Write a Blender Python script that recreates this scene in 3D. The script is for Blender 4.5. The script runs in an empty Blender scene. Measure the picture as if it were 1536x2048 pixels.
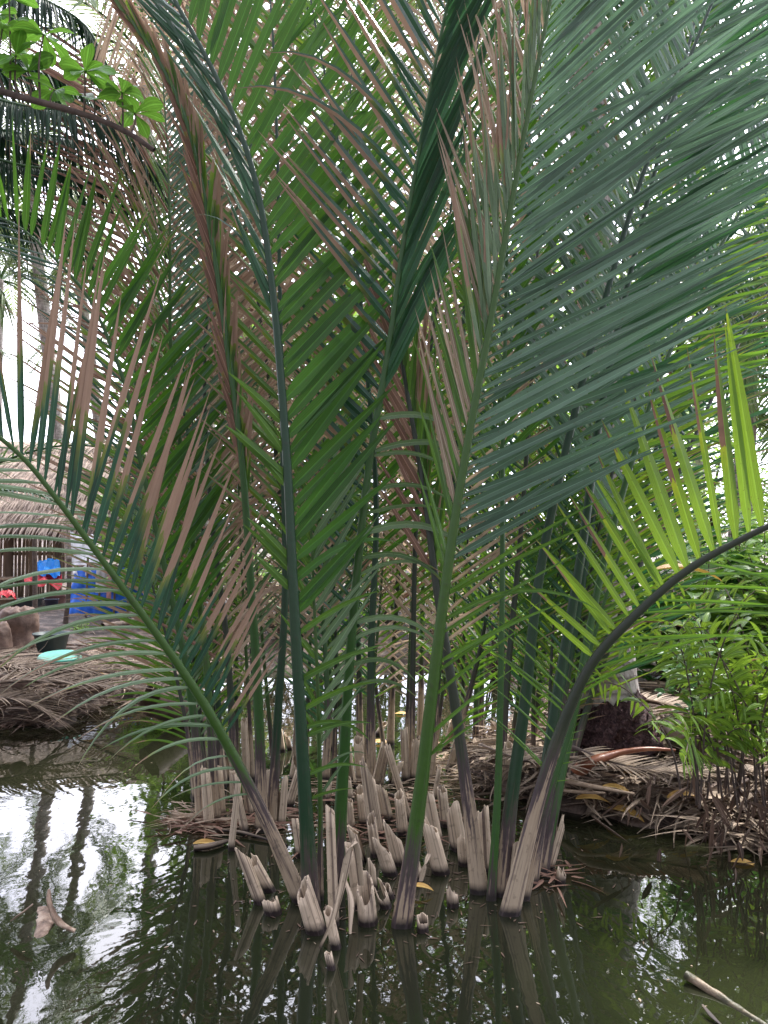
import bpy, math, random
import numpy as np
from mathutils import Vector
random.seed(7); RN = np.random.RandomState(11)
R_ = math.radians
S = bpy.context.scene
COL = S.collection

# ---------------------------------------------------------------- camera
CAMH = 1.5; F = 1538.0; HZ = 1080.0
PITCH = math.atan((HZ - 1024) / F)
cd = bpy.data.cameras.new('camera'); cam = bpy.data.objects.new('camera', cd); COL.objects.link(cam)
cam.location = (0, 0, CAMH); cam.rotation_euler = (math.pi / 2 + PITCH, 0, 0)
cd.sensor_fit = 'VERTICAL'; cd.sensor_height = 36; cd.lens = 36 * F / 2048
cd.clip_end = 600; cd.clip_start = 0.05
S.camera = cam
# ---------------------------------------------------------------- light
SUN_EL, SUN_AZ = 52, 35          # azimuth measured from +Y towards +X
w = bpy.data.worlds.new('World'); S.world = w; w.use_nodes = True
nt = w.node_tree; N = nt.nodes; LK = nt.links
bg = N['Background']; sky = N.new('ShaderNodeTexSky'); sky.sky_type = 'NISHITA'; sky.sun_disc = False
sky.sun_elevation = R_(SUN_EL); sky.sun_rotation = R_(SUN_AZ)
LK.new(sky.outputs[0], bg.inputs[0]); bg.inputs[1].default_value = 0.13
bg2 = N.new('ShaderNodeBackground'); tc = N.new('ShaderNodeTexCoord')
nz = N.new('ShaderNodeTexNoise'); nz.inputs['Scale'].default_value = 2.2; nz.inputs['Detail'].default_value = 6
LK.new(tc.outputs['Generated'], nz.inputs['Vector'])
cr = N.new('ShaderNodeValToRGB'); cr.color_ramp.elements[0].position = .35; cr.color_ramp.elements[0].color = (.76, .77, .96, 1)
cr.color_ramp.elements[1].position = .7; cr.color_ramp.elements[1].color = (.93, .92, 1.0, 1)
LK.new(nz.outputs[0], cr.inputs[0]); LK.new(cr.outputs[0], bg2.inputs[0])
dt = N.new('ShaderNodeVectorMath'); dt.operation = 'DOT_PRODUCT'; LK.new(tc.outputs['Generated'], dt.inputs[0]); dt.inputs[1].default_value = (.22, .88, .42)
mr0 = N.new('ShaderNodeMapRange'); mr0.interpolation_type = 'SMOOTHSTEP'; LK.new(dt.outputs['Value'], mr0.inputs[0]); mr0.inputs[1].default_value = -.35; mr0.inputs[2].default_value = 1.0; mr0.inputs[3].default_value = .42; mr0.inputs[4].default_value = 3.1
LK.new(mr0.outputs[0], bg2.inputs[1])
mx = N.new('ShaderNodeMixShader'); mx.inputs[0].default_value = .88
LK.new(bg.outputs[0], mx.inputs[1]); LK.new(bg2.outputs[0], mx.inputs[2]); LK.new(mx.outputs[0], N['World Output'].inputs[0])
sl = bpy.data.lights.new('sun', 'SUN'); sl.energy = 5.0; sl.angle = R_(4); sl.color = (1, .96, .9)
so = bpy.data.objects.new('sun', sl); COL.objects.link(so)
sd = Vector((math.sin(R_(SUN_AZ)) * math.cos(R_(SUN_EL)), math.cos(R_(SUN_AZ)) * math.cos(R_(SUN_EL)), math.sin(R_(SUN_EL))))
so.rotation_euler = sd.to_track_quat('Z', 'Y').to_euler(); so.location = sd * 20
S.view_settings.view_transform = 'Standard'; S.view_settings.look = 'None'; S.view_settings.exposure = 1.18
S.cycles.max_bounces = 8; S.cycles.transmission_bounces = 6; S.cycles.diffuse_bounces = 4

# ---------------------------------------------------------------- pixel helpers
cp, sp_ = math.cos(PITCH), math.sin(PITCH)
def ray(px, py):
    a = (px - 768) / F; b = -(py - 1024) / F
    return np.array([a, cp - b * sp_, sp_ + b * cp])
def P(px, py, d):
    r = ray(px, py); return np.array([0, 0, CAMH]) + r * (d / r[1])
def G(px, py, z=0.0):
    r = ray(px, py); return np.array([0, 0, CAMH]) + r * ((z - CAMH) / r[2])
def nrm(v): v = np.asarray(v, float); return v / (np.linalg.norm(v, axis=-1, keepdims=True) + 1e-12)

# ---------------------------------------------------------------- materials
def newmat(name):
    m = bpy.data.materials.new(name); m.use_nodes = True
    return m, m.node_tree.nodes, m.node_tree.links, m.node_tree.nodes['Principled BSDF']
def node(n, t, **k):
    x = n.new(t)
    for a, b in k.items():
        if a in x.inputs.keys(): x.inputs[a].default_value = b
        else: setattr(x, a, b)
    return x
def mixc(n, l, f, a, b, bt='MIX'):
    x = n.new('ShaderNodeMix'); x.data_type = 'RGBA'; x.blend_type = bt
    for s, v in ((x.inputs[0], f), (x.inputs[6], a), (x.inputs[7], b)):
        if hasattr(v, 'is_output'): l.new(v, s)
        elif isinstance(v, (int, float)): s.default_value = v
        else: s.default_value = (*v, 1)
    return x.outputs[2]
def mth(n, l, op, a, b=None, c=None):
    x = n.new('ShaderNodeMath'); x.operation = op
    for i, v in enumerate((a, b, c)):
        if v is None: continue
        if hasattr(v, 'is_output'): l.new(v, x.inputs[i])
        else: x.inputs[i].default_value = v
    return x.outputs[0]
def leaf_mat(name, ca, cb, dry_a=(.42, .29, .20), dry_b=(.20, .11, .075), rough=.38, trans=.35, tcol=None, veins=8, jag=.16, spec=.5, edge=(.35, .33, .04)):
    m, n, l, b = newmat(name)
    at = node(n, 'ShaderNodeAttribute', attribute_name='rnd'); ad = node(n, 'ShaderNodeAttribute', attribute_name='dry')
    uv = n.new('ShaderNodeUVMap'); sx = n.new('ShaderNodeSeparateXYZ'); l.new(uv.outputs[0], sx.inputs[0])
    cmb = n.new('ShaderNodeCombineXYZ')
    l.new(mth(n, l, 'MULTIPLY', sx.outputs[0], 14.), cmb.inputs[0]); l.new(mth(n, l, 'MULTIPLY', sx.outputs[1], 3.), cmb.inputs[1]); l.new(mth(n, l, 'MULTIPLY', at.outputs['Fac'], 60.), cmb.inputs[2])
    no = node(n, 'ShaderNodeTexNoise', Scale=1.0, Detail=3.0); l.new(cmb.outputs[0], no.inputs['Vector'])
    nv = no.outputs[0]
    d = mth(n, l, 'MULTIPLY_ADD', mth(n, l, 'SUBTRACT', nv, .5), jag, ad.outputs['Fac'])
    mr = node(n, 'ShaderNodeMapRange'); l.new(d, mr.inputs[0]); mr.inputs[1].default_value = -.006; mr.inputs[2].default_value = .006
    me_ = node(n, 'ShaderNodeMapRange'); l.new(d, me_.inputs[0]); me_.inputs[1].default_value = -.13; me_.inputs[2].default_value = 0.0; me_.inputs[4].default_value = .55
    # veins
    wv = mth(n, l, 'SINE', mth(n, l, 'MULTIPLY', sx.outputs[1], veins * 6.283))
    vf = mth(n, l, 'MULTIPLY_ADD', wv, .5, .5)
    mid = mth(n, l, 'ABSOLUTE', mth(n, l, 'SUBTRACT', sx.outputs[1], .5))
    midf = node(n, 'ShaderNodeMapRange'); l.new(mid, midf.inputs[0]); midf.inputs[1].default_value = .07; midf.inputs[2].default_value = .02; midf.inputs[4].default_value = .5
    cmb2 = n.new('ShaderNodeCombineXYZ'); l.new(mth(n, l, 'MULTIPLY', sx.outputs[0], 2.), cmb2.inputs[0]); l.new(mth(n, l, 'MULTIPLY', sx.outputs[1], 24.), cmb2.inputs[1]); l.new(at.outputs['Fac'], cmb2.inputs[2])
    fib = node(n, 'ShaderNodeTexNoise', Scale=1.0, Detail=2.0); l.new(cmb2.outputs[0], fib.inputs['Vector'])
    ca = tuple(c * .62 for c in ca); cbx = tuple(min(1, c * 1.2) for c in cb)
    g = mixc(n, l, at.outputs['Fac'], ca, cbx)
    g = mixc(n, l, mth(n, l, 'MULTIPLY', vf, .35), g, tuple(min(1, c * 1.9 + .01) for c in cb))
    g = mixc(n, l, mth(n, l, 'MULTIPLY', fib.outputs[0], .5), g, tuple(c * .5 for c in ca))
    g = mixc(n, l, midf.outputs[0], g, tuple(min(1, c * 2.2 + .03) for c in cb))
    g = mixc(n, l, me_.outputs[0], g, edge)
    c3 = n.new('ShaderNodeCombineXYZ'); l.new(mth(n, l, 'MULTIPLY', sx.outputs[0], 70.), c3.inputs[0]); l.new(mth(n, l, 'MULTIPLY', sx.outputs[1], 5.), c3.inputs[1]); l.new(mth(n, l, 'MULTIPLY', at.outputs['Fac'], 90.), c3.inputs[2])
    so_ = node(n, 'ShaderNodeTexNoise', Scale=1.0, Detail=2.0); l.new(c3.outputs[0], so_.inputs['Vector']); sm = node(n, 'ShaderNodeMapRange'); l.new(so_.outputs[0], sm.inputs[0]); sm.inputs[1].default_value = .66; sm.inputs[2].default_value = .70; sm.inputs[4].default_value = .65
    g = mixc(n, l, sm.outputs[0], g, (.10, .06, .025))
    dr = mixc(n, l, fib.outputs[0], dry_b, dry_a)
    dr = mixc(n, l, mth(n, l, 'MULTIPLY', nv, .6), dr, dry_a)
    c = mixc(n, l, mr.outputs[0], g, dr)
    l.new(c, b.inputs['Base Color']); b.inputs['Roughness'].default_value = rough; b.inputs['Specular IOR Level'].default_value = spec
    l.new(mth(n, l, 'MULTIPLY_ADD', mr.outputs[0], .4, rough), b.inputs['Roughness'])
    tr = n.new('ShaderNodeBsdfTranslucent')
    tg = mixc(n, l, .5, c, (tcol or (.14, .32, .02)), 'MIX')
    tg = mixc(n, l, mr.outputs[0], tg, mixc(n, l, .5, dr, (.4, .25, .15)))
    l.new(tg, tr.inputs[0])
    ms = n.new('ShaderNodeMixShader'); ms.inputs[0].default_value = trans
    l.new(b.outputs[0], ms.inputs[1]); l.new(tr.outputs[0], ms.inputs[2]); l.new(ms.outputs[0], n['Material Output'].inputs[0])
    bp = node(n, 'ShaderNodeBump', Strength=.35, Distance=.004); l.new(mth(n, l, 'ADD', vf, fib.outputs[0]), bp.inputs['Height']); l.new(bp.outputs[0], b.inputs['Normal'])
    return m
M = {}
M['deep'] = leaf_mat('leaf_deep_green', (.02, .085, .010), (.045, .15, .016), tcol=(.17, .40, .015), trans=.4)
M['blue'] = leaf_mat('leaf_blue_green', (.008, .042, .024), (.016, .072, .034), tcol=(.04, .18, .03), trans=.22)
M['mid'] = leaf_mat('leaf_mid_green', (.04, .12, .014), (.09, .2, .025), tcol=(.22, .42, .02), trans=.38)
M['glau'] = leaf_mat('leaf_glaucous', (.02, .08, .034), (.04, .125, .055), tcol=(.07, .22, .04), trans=.3, rough=.33)
M['bright'] = leaf_mat('leaf_glaucous_glare_tint', (.06, .12, .075), (.12, .20, .135), tcol=(.13, .27, .13), trans=.38, rough=.3, spec=.6)  # glaucous green, lightened and greyed: upper right veiling glare painted into the leaf colour
M['pale'] = leaf_mat('leaf_pale_underside', (.10, .19, .085), (.20, .28, .16), trans=.25, rough=.45)
M['lime'] = leaf_mat('leaf_lime', (.11, .22, .018), (.17, .30, .03), dry_a=(.2, .1, .08), dry_b=(.09, .04, .04), tcol=(.4, .6, .03), trans=.45, edge=(.6, .5, .03))
M['tan'] = leaf_mat('leaf_dead_tan', (.36, .26, .19), (.56, .42, .31), dry_a=(.5, .38, .29), dry_b=(.28, .18, .13), rough=.7, trans=.35, tcol=(.6, .42, .28), spec=.2)
M['littertan'] = leaf_mat('litter_tan', (.12, .085, .06), (.36, .28, .21), dry_a=(.4, .3, .22), dry_b=(.1, .07, .05), rough=.75, trans=.1, tcol=(.4, .28, .2), spec=.2)
M['litterdark'] = leaf_mat('litter_dark', (.04, .025, .02), (.16, .10, .07), dry_a=(.2, .13, .1), dry_b=(.05, .03, .03), rough=.6, trans=.08, tcol=(.2, .1, .07), spec=.3)
M['thatchgrey'] = leaf_mat('thatch_straw', (.12, .09, .075), (.34, .27, .23), rough=.8, trans=.1, tcol=(.4, .3, .25), spec=.2)
M['brown'] = leaf_mat('leaf_dead_brown', (.17, .09, .065), (.3, .18, .13), dry_a=(.34, .2, .15), dry_b=(.13, .07, .06), rough=.7, trans=.2, tcol=(.35, .17, .1), spec=.2)
M['coco'] = leaf_mat('coconut_leaflet', (.015, .05, .022), (.04, .10, .03), tcol=(.12, .25, .04), trans=.3, veins=2)
M['cocodark'] = leaf_mat('coconut_leaflet_backlit_dark', (.006, .025, .014), (.015, .05, .02), tcol=(.03, .1, .02), trans=.15, veins=2, spec=.2, rough=.6)  # backlit darkness of the overhanging fronds put into the leaf colour
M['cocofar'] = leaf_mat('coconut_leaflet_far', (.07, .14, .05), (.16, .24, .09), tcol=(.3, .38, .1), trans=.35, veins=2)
M['bush'] = leaf_mat('shrub_leaf', (.10, .26, .03), (.24, .42, .07), tcol=(.45, .65, .1), trans=.4, veins=5)
M['bushdark'] = leaf_mat('shrub_leaf_dark', (.02, .09, .02), (.06, .19, .03), tcol=(.12, .3, .04), trans=.3, veins=5)
M['yellow'] = leaf_mat('leaf_fallen_yellow', (.55, .28, .04), (.62, .36, .10), dry_a=(.4, .22, .07), dry_b=(.25, .12, .05), rough=.5, trans=.2, tcol=(.6, .35, .05), veins=6)
M['fernleaf'] = leaf_mat('fern_leaf', (.04, .13, .012), (.22, .38, .04), tcol=(.35, .5, .04), trans=.35, veins=3, dry_a=(.3, .16, .08), dry_b=(.15, .08, .05))

def stalk_mat(name, g1, g2, rough=.3, base=((.46, .36, .25), (.36, .27, .18))):
    m, n, l, b = newmat(name)
    h = node(n, 'ShaderNodeAttribute', attribute_name='h'); rn = node(n, 'ShaderNodeAttribute', attribute_name='rnd')
    uv = n.new('ShaderNodeUVMap'); sx = n.new('ShaderNodeSeparateXYZ'); l.new(uv.outputs[0], sx.inputs[0])
    c1 = n.new('ShaderNodeCombineXYZ'); l.new(mth(n, l, 'MULTIPLY', sx.outputs[1], 12.), c1.inputs[0]); l.new(mth(n, l, 'MULTIPLY', h.outputs['Fac'], 3.), c1.inputs[1]); l.new(mth(n, l, 'MULTIPLY', rn.outputs['Fac'], 40.), c1.inputs[2])
    st = node(n, 'ShaderNodeTexNoise', Scale=1.0, Detail=4.0, Roughness=.65); l.new(c1.outputs[0], st.inputs['Vector'])
    c2 = n.new('ShaderNodeCombineXYZ'); l.new(mth(n, l, 'MULTIPLY', sx.outputs[1], 30.), c2.inputs[0]); l.new(mth(n, l, 'MULTIPLY', h.outputs['Fac'], 5.), c2.inputs[1]); l.new(mth(n, l, 'MULTIPLY', rn.outputs['Fac'], 40.), c2.inputs[2])
    fi = node(n, 'ShaderNodeTexNoise', Scale=1.0, Detail=4.0, Roughness=.6); l.new(c2.outputs[0], fi.inputs['Vector'])
    geo = n.new('ShaderNodeNewGeometry'); sp = node(n, 'ShaderNodeTexNoise', Scale=38., Detail=3.0); l.new(geo.outputs['Position'], sp.inputs['Vector'])
    hh = mth(n, l, 'ADD', h.outputs['Fac'], mth(n, l, 'MULTIPLY', mth(n, l, 'SUBTRACT', st.outputs[0], .5), 1.05))
    hh = mth(n, l, 'ADD', hh, mth(n, l, 'MULTIPLY', mth(n, l, 'SUBTRACT', sp.outputs[0], .5), .12))
    rp = n.new('ShaderNodeValToRGB'); l.new(hh, rp.inputs[0]); e = rp.color_ramp.elements
    e[0].position = 0; e[0].color = (*base[0], 1); e[1].position = 1; e[1].color = (*g1, 1)
    for p, c in ((.30, base[1]), (.345, (.12, .085, .075)), (.42, (.055, .035, .04)), (.54, (.06, .06, .035)), (.68, g2)):
        q = e.new(p); q.color = (*c, 1)
    fm = node(n, 'ShaderNodeMapRange'); l.new(fi.outputs[0], fm.inputs[0]); fm.inputs[1].default_value = .5; fm.inputs[2].default_value = .75; fm.inputs[4].default_value = .7
    col = mixc(n, l, fm.outputs[0], rp.outputs[0], (.07, .05, .04), 'MIX')
    sep = n.new('ShaderNodeSeparateXYZ'); l.new(geo.outputs['Position'], sep.inputs[0])
    gm = node(n, 'ShaderNodeMapRange'); l.new(hh, gm.inputs[0]); gm.inputs[1].default_value = .5; gm.inputs[2].default_value = .66
    col = mixc(n, l, gm.outputs[0], col, mixc(n, l, mth(n, l, 'MULTIPLY', st.outputs[0], .8), g1, g2))
    wet = node(n, 'ShaderNodeMapRange'); l.new(mth(n, l, 'ADD', sep.outputs[2], mth(n, l, 'MULTIPLY', st.outputs[0], .025)), wet.inputs[0]); wet.inputs[1].default_value = .06; wet.inputs[2].default_value = .028
    col = mixc(n, l, wet.outputs[0], col, (.02, .013, .012))
    spk = node(n, 'ShaderNodeMapRange'); l.new(sp.outputs[0], spk.inputs[0]); spk.inputs[1].default_value = .60; spk.inputs[2].default_value = .66; spk.inputs[4].default_value = .28
    col = mixc(n, l, spk.outputs[0], col, (.035, .03, .02))
    # dark mould blotches
    bl = node(n, 'ShaderNodeMapRange'); l.new(st.outputs[0], bl.inputs[0]); bl.inputs[1].default_value = .54; bl.inputs[2].default_value = .6; bl.inputs[4].default_value = .62
    inv = mth(n, l, 'SUBTRACT', 1., gm.outputs[0])
    col = mixc(n, l, mth(n, l, 'MULTIPLY', bl.outputs[0], inv), col, (.07, .05, .05))
    l.new(col, b.inputs['Base Color'])
    l.new(mth(n, l, 'MULTIPLY_ADD', gm.outputs[0], rough - .62, .62), b.inputs['Roughness'])
    bp = node(n, 'ShaderNodeBump', Strength=.5, Distance=.003); l.new(mth(n, l, 'ADD', fi.outputs[0], sp.outputs[0]), bp.inputs['Height']); l.new(bp.outputs[0], b.inputs['Normal'])
    return m
M['stalk'] = stalk_mat('stalk_green', (.014, .06, .008), (.04, .12, .012))
M['stalkdark'] = stalk_mat('stalk_dark_green', (.005, .028, .010), (.014, .06, .016))
M['stalkbright'] = stalk_mat('stalk_bright_green', (.022, .065, .005), (.055, .13, .010))
M['stalkblack'] = stalk_mat('stalk_black_brown', (.014, .018, .012), (.035, .05, .018))

def rough_mat(name, cols, scale=8, stretch=(1, 1, 1), rough=.85, bump=.5, dist=.02, detail=6, spec=.3, coords='Object'):
    m, n, l, b = newmat(name)
    tc = n.new('ShaderNodeTexCoord'); mp = n.new('ShaderNodeMapping'); mp.inputs['Scale'].default_value = stretch
    l.new(tc.outputs[coords], mp.inputs[0])
    no = node(n, 'ShaderNodeTexNoise', Scale=float(scale), Detail=float(detail), Roughness=.65); l.new(mp.outputs[0], no.inputs['Vector'])
    rp = n.new('ShaderNodeValToRGB'); l.new(no.outputs[0], rp.inputs[0]); e = rp.color_ramp.elements
    k = len(cols); e[0].position = .3; e[0].color = (*cols[0], 1); e[1].position = .7; e[1].color = (*cols[-1], 1)
    for i in range(1, k - 1): q = e.new(.3 + .4 * i / (k - 1)); q.color = (*cols[i], 1)
    l.new(rp.outputs[0], b.inputs['Base Color']); b.inputs['Roughness'].default_value = rough; b.inputs['Specular IOR Level'].default_value = spec
    bp = node(n, 'ShaderNodeBump', Strength=bump, Distance=dist); l.new(no.outputs[0], bp.inputs['Height']); l.new(bp.outputs[0], b.inputs['Normal'])
    return m
M['soil'] = rough_mat('mud', [(.018, .012, .010), (.075, .052, .04), (.26, .19, .15)], 6, bump=1., dist=.06, rough=.7, spec=.4)
M['bark'] = rough_mat('coconut_bark', [(.09, .075, .065), (.26, .22, .195), (.42, .37, .34)], 9, (1.6, 1.6, .9), bump=.7, dist=.02)
M['twig'] = rough_mat('twig_bark', [(.06, .045, .04), (.16, .12, .1)], 20)
M['wood'] = rough_mat('weathered_wood', [(.12, .085, .065), (.28, .2, .15)], 10, (1, 1, .15))
M['bamboo'] = rough_mat('split_bamboo', [(.25, .17, .11), (.5, .38, .28)], 6, (3, 3, .3))
M['thatch'] = rough_mat('thatch', [(.12, .085, .07), (.32, .24, .2), (.48, .38, .32)], 10, (5, 5, .6), bump=1, dist=.04)
M['root'] = rough_mat('root_mass', [(.015, .008, .009), (.06, .03, .032), (.16, .09, .085)], 45, bump=1, dist=.03)
M['huskbrown'] = rough_mat('red_brown_petiole', [(.16, .045, .025), (.34, .13, .07), (.42, .27, .2)], 5, (1, 1, 1), rough=.35, spec=.5)
M['mossy'] = rough_mat('mossy_wood', [(.015, .017, .008), (.05, .045, .022), (.30, .22, .15)], 7, (1, 1, 1), rough=.5, bump=.8)
M['drift'] = rough_mat('stained_driftwood', [(.03, .02, .015), (.25, .17, .12), (.5, .4, .3)], 22, (1, 1, .5), rough=.6, bump=.8, dist=.01)
M['log'] = rough_mat('sodden_log', [(.06, .035, .025), (.2, .13, .1)], 9, (1, 1, 1), rough=.6)
M['husk'] = rough_mat('coconut_husk', [(.2, .15, .13), (.45, .38, .34)], 12)
def plastic(name, c, rough=.45, v=.25):
    return rough_mat(name, [tuple(x * (1 - v) for x in c), c, tuple(min(1, x * (1 + v)) for x in c)], 5, rough=rough, bump=.15, dist=.01, spec=.5)
M['tarpblue'] = plastic('blue_tarp', (.02, .15, .7), v=.4); M['tarpsky'] = plastic('bright_blue_tarp', (.02, .28, .8)); M['red'] = plastic('red_cloth', (.55, .02, .03))
M['white'] = plastic('white_sheet', (.55, .54, .56)); M['tubgrey'] = plastic('dark_green_tub', (.045, .07, .07)); M['turq'] = plastic('turquoise_lid', (.08, .36, .27), v=.4)
M['navy'] = plastic('navy_bucket', (.02, .025, .05)); M['pinkb'] = plastic('pink_basin', (.4, .22, .2)); M['tanb'] = plastic('tan_basin', (.28, .2, .13)); M['tealb'] = plastic('teal_basin', (.1, .25, .28)); M['pink'] = plastic('pink_cloth', (.6, .33, .32)); M['greyb'] = plastic('grey_basin', (.12, .13, .14))

# ---------------------------------------------------------------- mesh builders
def mk(name, V, Fq, mat, parent=None, smooth=True, uv=None, attrs=None, label=None):
    V = np.asarray(V, np.float32).reshape(-1, 3); Fq = np.asarray(Fq, np.int32)
    me = bpy.data.meshes.new(name); k = Fq.shape[1]
    me.vertices.add(len(V)); me.vertices.foreach_set('co', V.ravel())
    me.loops.add(Fq.size); me.loops.foreach_set('vertex_index', Fq.ravel())
    me.polygons.add(len(Fq)); me.polygons.foreach_set('loop_start', np.arange(0, Fq.size, k, dtype=np.int32)); me.polygons.foreach_set('loop_total', np.full(len(Fq), k, np.int32))
    if smooth: me.polygons.foreach_set('use_smooth', np.ones(len(Fq), bool))
    if uv is not None:
        u = me.uv_layers.new(name='UVMap'); u.data.foreach_set('uv', np.asarray(uv, np.float32).reshape(-1, 2)[Fq.ravel()].ravel())
    for a, v in (attrs or {}).items():
        at = me.attributes.new(a, 'FLOAT', 'POINT'); at.data.foreach_set('value', np.asarray(v, np.float32).ravel())
    me.update(calc_edges=True); me.validate()
    me.materials.append(mat)
    o = bpy.data.objects.new(name, me); COL.objects.link(o)
    if parent is not None: o.parent = parent
    return o
class Buf:      # several shapes in one mesh
    def __init__(s): s.V = []; s.F = []; s.U = []; s.A = {}; s.n = 0
    def add(s, V, Fq, U=None, **A):
        V = np.asarray(V, float).reshape(-1, 3); Fq = np.asarray(Fq, int)
        if Fq.shape[1] == 3: Fq = np.hstack([Fq, Fq[:, 2:3]])
        s.V.append(V); s.F.append(Fq + s.n); s.U.append(np.zeros((len(V), 2)) if U is None else np.asarray(U).reshape(-1, 2)); s.n += len(V)
        for k in ('h', 'rnd', 'dry'): s.A.setdefault(k, []).append(np.broadcast_to(np.asarray(A.get(k, 0.), float).ravel(), (len(V),)))
    def make(s, name, mat, parent=None, smooth=True):
        return mk(name, np.vstack(s.V), np.vstack(s.F), mat, parent, smooth, np.vstack(s.U), {k: np.concatenate(v) for k, v in s.A.items()})
def thing(name, loc, label, cat, group=None, kind=None):
    o = bpy.data.objects.new(name, None); COL.objects.link(o); o.location = loc; o.empty_display_size = .1
    tag(o, label, cat, group, kind); return o
def tag(o, label, cat=None, group=None, kind=None):
    o['label'] = label
    if cat: o['category'] = cat
    if group: o['group'] = group
    if kind: o['kind'] = kind
    return o
def localise(root, ch):   # child built in world coordinates -> keep place under moved root
    ch.location = -root.location
def catmull(pts, n):
    p = np.asarray(pts, float); p = np.vstack([2 * p[0] - p[1], p, 2 * p[-1] - p[-2]])
    out = []
    for i in range(1, len(p) - 2):
        t = np.linspace(0, 1, 16, endpoint=False)[:, None]
        a, b, c, d = p[i - 1], p[i], p[i + 1], p[i + 2]
        out.append(.5 * ((2 * b) + (-a + c) * t + (2 * a - 5 * b + 4 * c - d) * t ** 2 + (-a + 3 * b - 3 * c + d) * t ** 3))
    out = np.vstack(out + [p[-2:-1]])
    L = np.r_[0, np.cumsum(np.linalg.norm(np.diff(out, axis=0), axis=1))]
    s = np.linspace(0, L[-1], n)
    return np.stack([np.interp(s, L, out[:, k]) for k in range(3)], 1), s
def tube(C, r, m=10, flat=1.0, shape=None, ref=(0, 1, 0), cap=True, noise=0):
    C = np.asarray(C, float); n = len(C); r = np.broadcast_to(np.asarray(r, float), (n,))
    T = nrm(np.gradient(C, axis=0)); ref = np.asarray(ref, float)
    A = nrm(np.cross(ref, T)); B = nrm(np.cross(T, A))
    th = np.linspace(0, 2 * np.pi, m, endpoint=False)
    rad = np.ones(m) if shape is None else shape(th)
    rr = r[:, None] * rad[None]
    if noise: rr = rr * (1 + noise * RN.randn(n, m))
    V = C[:, None] + A[:, None] * (np.cos(th)[None] * rr)[..., None] + B[:, None] * (np.sin(th)[None] * rr * flat)[..., None]
    i = np.arange(n - 1)[:, None] * m; j = np.arange(m)[None]; j2 = (j + 1) % m
    Fq = np.stack([i + j, i + j2, i + m + j2, i + m + j], -1).reshape(-1, 4)
    U = np.stack(np.broadcast_arrays(np.linspace(0, 1, n)[:, None], (th / 6.2832)[None]), -1)
    V = V.reshape(-1, 3); U = U.reshape(-1, 2)
    if cap:
        k = len(V); V = np.vstack([V, C[-1:], C[:1]]); U = np.vstack([U, [[1, 0]], [[0, 0]]])
        jj = np.arange(m); b0 = (n - 1) * m
        Fq = np.vstack([Fq, np.stack([b0 + jj, b0 + (jj + 1) % m, np.full(m, k), np.full(m, k)], 1), np.stack([(jj + 1) % m, jj, np.full(m, k + 1), np.full(m, k + 1)], 1)])
    return V, Fq, U
def blades(buf, O, D, W, L, wid, droop=0., seg=7, fold=.35, ta=1.2, tb=1.2, rnd=None, prof='strap', twist=0., curl=0., bend=None):
    """many leaf blades: O origins, D directions, W width directions"""
    O = np.asarray(O, float); n = len(O); D = nrm(D); W = np.asarray(W, float)
    bc = lambda x: np.broadcast_to(np.asarray(x, float), (n,)).copy()
    L, wid, droop, ta, tb, twist, curl = map(bc, (L, wid, droop, ta, tb, twist, curl))
    rnd = RN.rand(n) if rnd is None else bc(rnd)
    s = np.linspace(0, 1, seg + 1)
    if prof == 'strap': pf = np.clip(np.minimum((s / .10) ** .7 * .7 + .3, 1), 0, 1) * np.clip((1 - s) / .55, 0, 1) ** .75
    elif prof == 'thin': pf = np.clip((1 - s) / .7, 0, 1) ** .8 * np.minimum(1, .5 + s * 8)
    elif prof == 'obov': pf = np.clip(np.sin(np.pi * np.clip(s, 0.0, .985) ** 1.7), .06, 1) ** .7
    else: pf = np.sin(np.pi * np.clip(s, 0.02, .995) ** .8) ** .8
    g = np.array([0, 0, -1.])
    P0 = O.copy(); Vs = []; dr = []; us = []; d = D.copy()
    for i in range(seg + 1):
        if i:
            d = D + g * (droop * s[i] ** 1.4)[:, None]
            if bend is not None: d = d + bend * (s[i] ** 1.5)
            d = nrm(d); P0 = P0 + d * (L / seg)[:, None]
        Wi = nrm(W - d * (W * d).sum(1)[:, None]); Ni = np.cross(d, Wi)
        a = twist * s[i]
        Wj = Wi * np.cos(a)[:, None] + Ni * np.sin(a)[:, None]; Nj = np.cross(d, Wj)
        h = (wid * .5 * pf[i])[:, None]; f = fold
        e1 = P0 - Wj * h * math.cos(f) + Nj * h * math.sin(f); e2 = P0 + Wj * h * math.cos(f) + Nj * h * math.sin(f)
        Vs.append(np.stack([e1, P0, P0, e2], 1)); dr.append(np.stack([s[i] - ta, s[i] - ta, s[i] - tb, s[i] - tb], 1))
        us.append(np.broadcast_to(np.array([[s[i], 0], [s[i], .5], [s[i], .5], [s[i], 1]]), (n, 4, 2)))
    V = np.stack(Vs, 1); DR = np.stack(dr, 1); UU = np.stack(us, 1)
    b = np.arange(n)[:, None, None] * (seg + 1) * 4 + np.arange(seg)[None, :, None] * 4
    q = np.array([[0, 1, 5, 4], [2, 3, 7, 6]])
    Fq = (b[..., None] + q[None, None]).reshape(-1, 4)
    buf.add(V.reshape(-1, 3), Fq, UU.reshape(-1, 2), dry=DR.ravel(), rnd=np.repeat(rnd, (seg + 1) * 4))

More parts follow.
